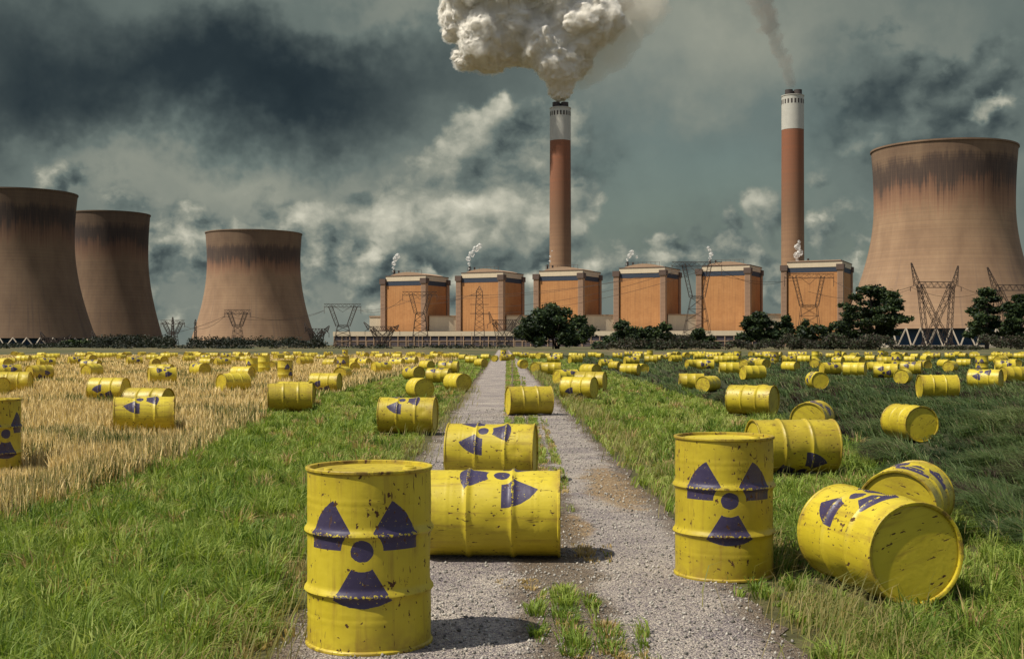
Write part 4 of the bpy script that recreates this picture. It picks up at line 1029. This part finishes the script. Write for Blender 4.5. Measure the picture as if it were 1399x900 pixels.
# ------------------------------------------------------------------ trees and bushes
M_bark = material('dark_bark', m_plain((.055, .040, .030), .3, 2, .9))
def leaf_cloud(cl, n, size, rs, cols, flat=1.0):
    rs = np.random.default_rng(rs); cl = np.array(cl); vol = cl[:, 3] * cl[:, 4] * cl[:, 5]; pick = rs.choice(len(cl), n, p=vol / vol.sum())
    d = rs.normal(0, 1, (n, 3)); d /= np.linalg.norm(d, axis=1)[:, None]; rad = rs.random(n) ** .42
    c = cl[pick]; P = c[:, :3] + d * rad[:, None] * c[:, 3:6]
    P += rs.normal(0, size * .5, (n, 3))
    u = rs.normal(0, 1, (n, 3)); u[:, 2] *= .5; u /= np.linalg.norm(u, axis=1)[:, None]; v = np.cross(u, rs.normal(0, 1, (n, 3))); v /= np.linalg.norm(v, axis=1)[:, None]
    s = size * rs.uniform(.5, 1.3, (n, 1))
    V = np.stack([P - u * s, P - v * s * .5, P + u * s, P + v * s * .5], 1).reshape(-1, 3)
    b = (np.arange(n) * 4)[:, None]; T = np.concatenate([b + [[0, 1, 2]], b + [[0, 2, 3]]], 1).reshape(-1, 3)
    cc = np.array(cols); col = cc[rs.integers(0, len(cc), n)] * rs.uniform(.6, 1.3, (n, 1))
    hue = (np.modf(pick * .618)[0])[:, None]; col = col * (.75 + .5 * hue)
    return V, T, np.repeat(col, 4, 0)
DARKG = [(.020, .036, .014), (.032, .056, .018), (.055, .080, .024), (.018, .028, .018)]
def tree(px0, px1, ytop, D, label, seed, style='round', name='tree', n=9000, trunk=True, group=None):
    rs = random.Random(seed); k = D / F; cx = (px0 + px1) / 2; c = at(cx, HZ, D); c.z = 0
    Wm = (px1 - px0) * k; Hm = HC + (HZ - ytop) * k
    root = empty(name, c); tag(root, label, 'tree' if trunk else 'bush', group)
    cl = []
    if style == 'round':
        for i in range(64):
            a = rs.uniform(0, math.pi); rr = rs.uniform(.25, 1)
            x = math.cos(a) * rr * Wm * .47; z = Hm * (.20 + .74 * math.sin(a) ** .8 * rr); y = rs.uniform(-.35, .35) * Wm
            q = rs.uniform(.07, .13) * Wm; cl.append((x, y, z - q * .3, q, q, q * .7))
    elif style == 'layer':
        for i in range(46):
            f = (i % 7 + rs.uniform(0, .7)) / 7.5; z = Hm * (.22 + .70 * f); half = Wm * .5 * (1.0 - .62 * max(0, f - .25)) ; x = rs.uniform(-1, 1) * half * .85; y = rs.uniform(-1, 1) * half * .8
            q = rs.uniform(.07, .17) * Wm; cl.append((x, y, z, q, q, q * rs.uniform(.22, .42)))
        cl.append((0, 0, Hm * .93, Wm * .2, Wm * .2, Hm * .06))
    else:
        for i in range(22):
            x = rs.uniform(-.46, .46) * Wm; e = 1 - (abs(x) / (Wm * .5)) ** 2.2; z = Hm * rs.uniform(.15, .85) * e; y = rs.uniform(-.3, .3) * Wm
            q = rs.uniform(.08, .16) * Wm; cl.append((x, y, z, q, q, min(q * .7, Hm * .2)))
    V, T, col = leaf_cloud(cl, int(n * 1.5), .60 * D / 400, seed, DARKG)
    V[:, 2] = np.maximum(V[:, 2], .05)
    tri_mesh('crown', V, T, M_foliage, col, root)
    b = MB()
    if trunk:
        def limb(a, e, r0, r1, n=5):
            pts = [a.lerp(e, i / n) + Vector((rs.uniform(-1, 1), rs.uniform(-1, 1), 0)) * (.25 if 0 < i < n else 0) for i in range(n + 1)]
            for i in range(n): b.bar(pts[i], pts[i + 1], 2 * (r0 + (r1 - r0) * i / n))
        if style == 'round':
            for i in range(7): limb(Vector((rs.uniform(-1, 1) * Wm * .09, rs.uniform(-1, 1), 0)), Vector(cl[rs.randrange(len(cl))][:3]), .32, .10)
        else:
            top = Vector((rs.uniform(-.5, .5), 0, Hm * .85)); limb(Vector((0, 0, 0)), top, .75, .15, 7)
            for q in cl[:16]: limb(Vector((0, 0, q[2] * .62)), Vector(q[:3]), .22, .06, 3)
        b.build('trunk', M_bark, root)
    else:
        for i in range(6): b.bar((0, 0, 0), cl[i][:3], .15)
        b.build('stem', M_bark, root)
tree(702, 808, 414, 405, 'broad round dark tree with bare stems in front of the third orange block', 2, 'round', n=15000)
tree(1139, 1241, 390, 385, 'tall layered dark tree between the sixth block and the largest cooling tower', 5, 'layer', n=13000)
tree(1320, 1376, 394, 385, 'layered dark tree before the largest tower, taller of a pair near the frame edge', 7, 'layer', n=8000)
tree(1366, 1424, 402, 380, 'layered dark tree cut by the frame edge, shorter of a pair', 9, 'layer', n=8000)
tree(1010, 1062, 427, 390, 'small layered dark tree before the corner of the fifth block', 12, 'layer', n=6000)
tree(814, 882, 434, 380, 'dark rounded bush below the fourth orange block', 15, 'bush', 'bush', 6500, False)
tree(872, 934, 437, 382, 'dark rounded bush below the gap after the fourth block', 16, 'bush', 'bush', 6000, False)
tree(932, 980, 450, 384, 'small dark bush at the foot of the biggest lattice pylon', 17, 'bush', 'bush', 3500, False)
tree(1050, 1092, 428, 392, 'dark shrub beside the small layered tree before the sixth block', 18, 'bush', 'bush', 4500, False)
tree(1074, 1134, 434, 386, 'wide dark bush at the foot of the sixth orange block', 19, 'bush', 'bush', 6000, False)
tree(1118, 1160, 444, 388, 'low dark bush against the tall layered tree', 20, 'bush', 'bush', 3500, False)
tree(86, 126, 463, 620, 'low dark bush before the broad cut-off cooling tower', 21, 'bush', 'bush', 2500, False)
tree(190, 222, 465, 620, 'low dark bush at the foot of the slimmer overlapped cooling tower', 22, 'bush', 'bush', 2500, False)
def hedge_stuff():
    cl = []; rs = random.Random(31)
    for i in range(150):
        px = rs.uniform(815, 1420); D = rs.uniform(300, 345); p = at(px, HZ, D)
        hh = 2.6 + 2.2 * mnoise.noise((px * .02, 0, 4)) + (1.0 if 1110 < px < 1250 or px > 1330 else 0)
        if 1225 < px < 1340: hh *= .22
        q = rs.uniform(1.2, 2.6); cl.append((p.x, p.y, max(.6, hh * rs.uniform(.3, .9)), q, q, max(.5, hh * .35)))
    V, T, col = leaf_cloud(cl, 26000, .34, 3, [(.030, .028, .020), (.040, .042, .022), (.055, .042, .030), (.030, .045, .018)])
    V[:, 2] = np.maximum(V[:, 2], .02)
    tag(tri_mesh('undergrowth', V, T, M_foliage, col), kind='stuff')
    cl = []
    for i in range(60):
        px = rs.uniform(262, 440); D = rs.uniform(640, 700); p = at(px, HZ, D); hh = rs.uniform(2, 6); cl.append((p.x, p.y, hh * .6, 4, 3, hh * .5))
    for i in range(70):
        px = rs.uniform(128, 232); D = rs.uniform(600, 650); p = at(px, HZ, D); hh = rs.uniform(3, 6.5); cl.append((p.x, p.y, hh * .6, 4, 3, hh * .5))
    for i in range(60):
        px = rs.uniform(-20, 130); D = rs.uniform(600, 650); p = at(px, HZ, D); hh = rs.uniform(1, 2.6); cl.append((p.x, p.y, hh * .6, 4, 3, hh * .5))
    for i in range(70):
        px = rs.uniform(-20, 700); D = rs.uniform(430, 560); p = at(px, HZ, D); cl.append((p.x, p.y, .5, 4, 3, .8))
    V, T, col = leaf_cloud(cl, 24000, .6, 5, [(.018, .024, .014), (.032, .032, .020), (.016, .024, .014)]); V[:, 2] = np.maximum(V[:, 2], .02)
    tag(tri_mesh('distant_scrub', V, T, M_foliage, col), kind='stuff')
hedge_stuff()

# ------------------------------------------------------------------ smoke and steam
def m_smoke(col):
    def fn(g, out):
        o = g.geo(); n = g.noise(o, .05, 6, .65)
        p = g.n.new('ShaderNodeBsdfPrincipled'); p.inputs['Base Color'].default_value = (*col, 1); p.inputs['Roughness'].default_value = 1; p.inputs['Specular IOR Level'].default_value = 0
        p.inputs['Normal'].default_value = (0, 0, 0); g.set(p.inputs['Normal'], g.bump(g.noise(o, .22, 6, .7), .6, 2.5))
        t = g.n.new('ShaderNodeBsdfTranslucent'); t.inputs[0].default_value = (*col, 1)
        m = g.n.new('ShaderNodeMixShader'); m.inputs[0].default_value = .35
        g.l.new(p.outputs[0], m.inputs[1]); g.l.new(t.outputs[0], m.inputs[2]); g.l.new(m.outputs[0], out.inputs[0])
    return fn
def m_veil(dens, col):
    def fn(g, out):
        v = g.n.new('ShaderNodeVolumePrincipled'); v.inputs['Color'].default_value = (*col, 1); v.inputs['Density'].default_value = dens; v.inputs['Anisotropy'].default_value = .2
        g.l.new(v.outputs[0], out.inputs['Volume'])
    return fn
M_smoke = material('dense_white_smoke', m_smoke((.92, .88, .80)))
def m_steam(g, out):
    d_ = g.n.new('ShaderNodeBsdfDiffuse'); d_.inputs[0].default_value = (.9, .89, .86, 1); t = g.n.new('ShaderNodeBsdfTranslucent'); t.inputs[0].default_value = (.9, .89, .86, 1)
    tr = g.n.new('ShaderNodeBsdfTransparent'); m = g.n.new('ShaderNodeMixShader'); m.inputs[0].default_value = .4; g.l.new(d_.outputs[0], m.inputs[1]); g.l.new(t.outputs[0], m.inputs[2])
    m2 = g.n.new('ShaderNodeMixShader'); g.set(m2.inputs[0], g.ss(g.noise(g.geo(), .5, 5, .7), .40, .62, .02, .80)); g.l.new(tr.outputs[0], m2.inputs[1]); g.l.new(m.outputs[0], m2.inputs[2]); g.l.new(m2.outputs[0], out.inputs[0])
M_steam = material('white_steam', m_steam)
M_veil = material('smoke_veil', m_veil(.026, (.86, .83, .75)))
M_fringe = material('smoke_fringe', m_veil(.13, (.98, .965, .92)))
M_grey = material('thin_grey_smoke', m_veil(.05, (.42, .38, .34)))
def puff(name, spheres, D, vox, mat, parent=None, amp=(4.0, 2.0, 1.0), grow=1.0, seed=0, scale=(.045, 2.4)):
    k = D / F; rs = random.Random(seed); bm = bmesh.new()
    for (px, py, r) in spheres:
        p = at(px, py, D); p.y += rs.uniform(-.5, .5) * r * k
        bmesh.ops.create_icosphere(bm, subdivisions=3, radius=r * k * grow, matrix=Matrix.Translation(p))
    me = bpy.data.meshes.new(name); bm.to_mesh(me); bm.free(); o = bpy.data.objects.new(name, me); C.objects.link(o)
    md = o.modifiers.new('remesh', 'REMESH'); md.mode = 'VOXEL'; md.voxel_size = vox
    dg = bpy.context.evaluated_depsgraph_get(); me2 = bpy.data.meshes.new_from_object(o.evaluated_get(dg)); o.modifiers.clear(); o.data = me2; bpy.data.meshes.remove(me)
    n = len(me2.vertices); co = np.zeros(n * 3); me2.vertices.foreach_get('co', co); no = np.zeros(n * 3); me2.vertices.foreach_get('normal', no); co = co.reshape(-1, 3); no = no.reshape(-1, 3)
    d = np.empty(n); zlow = co[:, 2].min()
    for i in range(n):
        v = Vector(co[i]); w = v + mnoise.noise_vector(v * scale[0] * .8) * (.35 / scale[0])
        t = 0; hf = min(1, max(0, (v.z - zlow - 2) / 60)); hf = hf * hf * (3 - 2 * hf)
        for q, am in enumerate(amp):
            f = scale[0] * (scale[1] ** q); wq = ((.05, .30, .85, 1.3)[min(q, 3)]) * (1 - hf) + hf
            t += am * wq * (.42 - mnoise.voronoi(w * f + Vector((q * 7.3, q * 3.1, q)))[0][0]) * 1.7
        d[i] = t
    co += no * d[:, None]; me2.vertices.foreach_set('co', co.ravel()); me2.polygons.foreach_set('use_smooth', [True] * len(me2.polygons)); me2.update()
    me2.materials.clear(); me2.materials.append(mat); o.name = name
    if parent is not None: o.parent = parent
    return o
core = [(764.5, 131.5, 9.5), (764, 126, 13), (765, 121, 16), (766, 122, 17), (768, 110, 20), (764, 96, 27), (756, 80, 33), (776, 72, 36), (745, 60, 38), (785, 40, 42), (755, 30, 48), (728, 78, 20), (720, 50, 36),
        (695, 30, 44), (668, 20, 42), (655, 52, 36), (640, 75, 24), (668, 76, 26), (632, 30, 32), (622, 8, 26), (690, 65, 26), (810, 30, 40), (800, 0, 46), (760, -20, 60), (690, -25, 55), (635, -20, 40), (830, -10, 36)]
sm = puff('smoke_plume', core, 1075, 1.1, M_smoke, None, (7, 4.2, 2.2, .9), 1.02, 3, (.040, 2.2))
puff('smoke_fringe', core, 1075, 1.1, M_fringe, sm, (8, 5, 2.8, 1.4), 1.13, 3, (.040, 2.2))
tag(sm, 'huge billowing cream white smoke plume pouring from the smoking chimney', 'smoke')
veil = [(788, 118, 10), (796, 108, 18), (808, 90, 28), (830, 66, 38), (845, 40, 44), (862, 12, 46), (872, -20, 50), (890, 0, 34), (830, -10, 50)]
puff('smoke_veil', veil, 1092, 2.0, M_veil, sm, (9, 5, 2.5), 1, 4, (.035, 2.3))
gs = puff('smoke_plume', [(1082, 115, 9), (1081, 113, 10), (1079, 110, 11), (1076, 100, 12), (1071, 86, 13), (1065, 70, 15), (1060, 54, 17), (1054, 36, 19), (1048, 18, 21), (1042, 0, 23), (1036, -20, 26)], 1020, 1.2, M_grey, None, (6, 3.5, 2), .85, 6, (.07, 2.3))
tag(gs, 'thin grey smoke drifting up from the chimney behind the sixth block', 'smoke')
def steam(px, py, pts, label, D):
    o = puff('steam_puff', [(px + a, py + b, r) for a, b, r in pts], D, .4, M_steam, None, (1.8, 1.1, .6), .9, px, (.16, 2.2)); tag(o, label, 'steam', 'steam puffs on the roofs of the blocks')
steam(537, 371, [(0, 0, 1.6), (0, -5, 2.4), (1, -11, 3.4), (3, -17, 4), (6, -21, 4.2)], 'white steam puff over the roof of the first orange block', 1031)
steam(641, 367, [(0, 0, 1.6), (0, -6, 2.6), (-1, -13, 4), (3, -20, 5), (9, -27, 5), (14, -31, 4.5)], 'white steam puff over the roof of the second orange block', 1016)
steam(856, 361, [(0, 0, 1.6), (1, -6, 2.4), (4, -11, 3.6), (7, -16, 4), (14, -10, 2.6)], 'white steam puff over the roof of the fourth orange block', 986)
steam(970, 357, [(0, 0, 2.2), (0, -5, 3), (2, -10, 3.4), (0, -15, 3), (-3, -19, 2.4)], 'white steam puff over the roof of the fifth orange block', 971)
steam(1090, 356, [(-1, 0, 3), (-2, -7, 5), (3, -11, 5), (0, -19, 5), (2, -26, 3)], 'white steam puff against the foot of the chimney behind the sixth block', 960)
steam(751, 364, [(0, 0, 1.2), (0, -7, 1.8), (1, -14, 2.0), (3, -21, 1.8)], 'faint steam puff beside the smoking chimney over the third block', 1003)
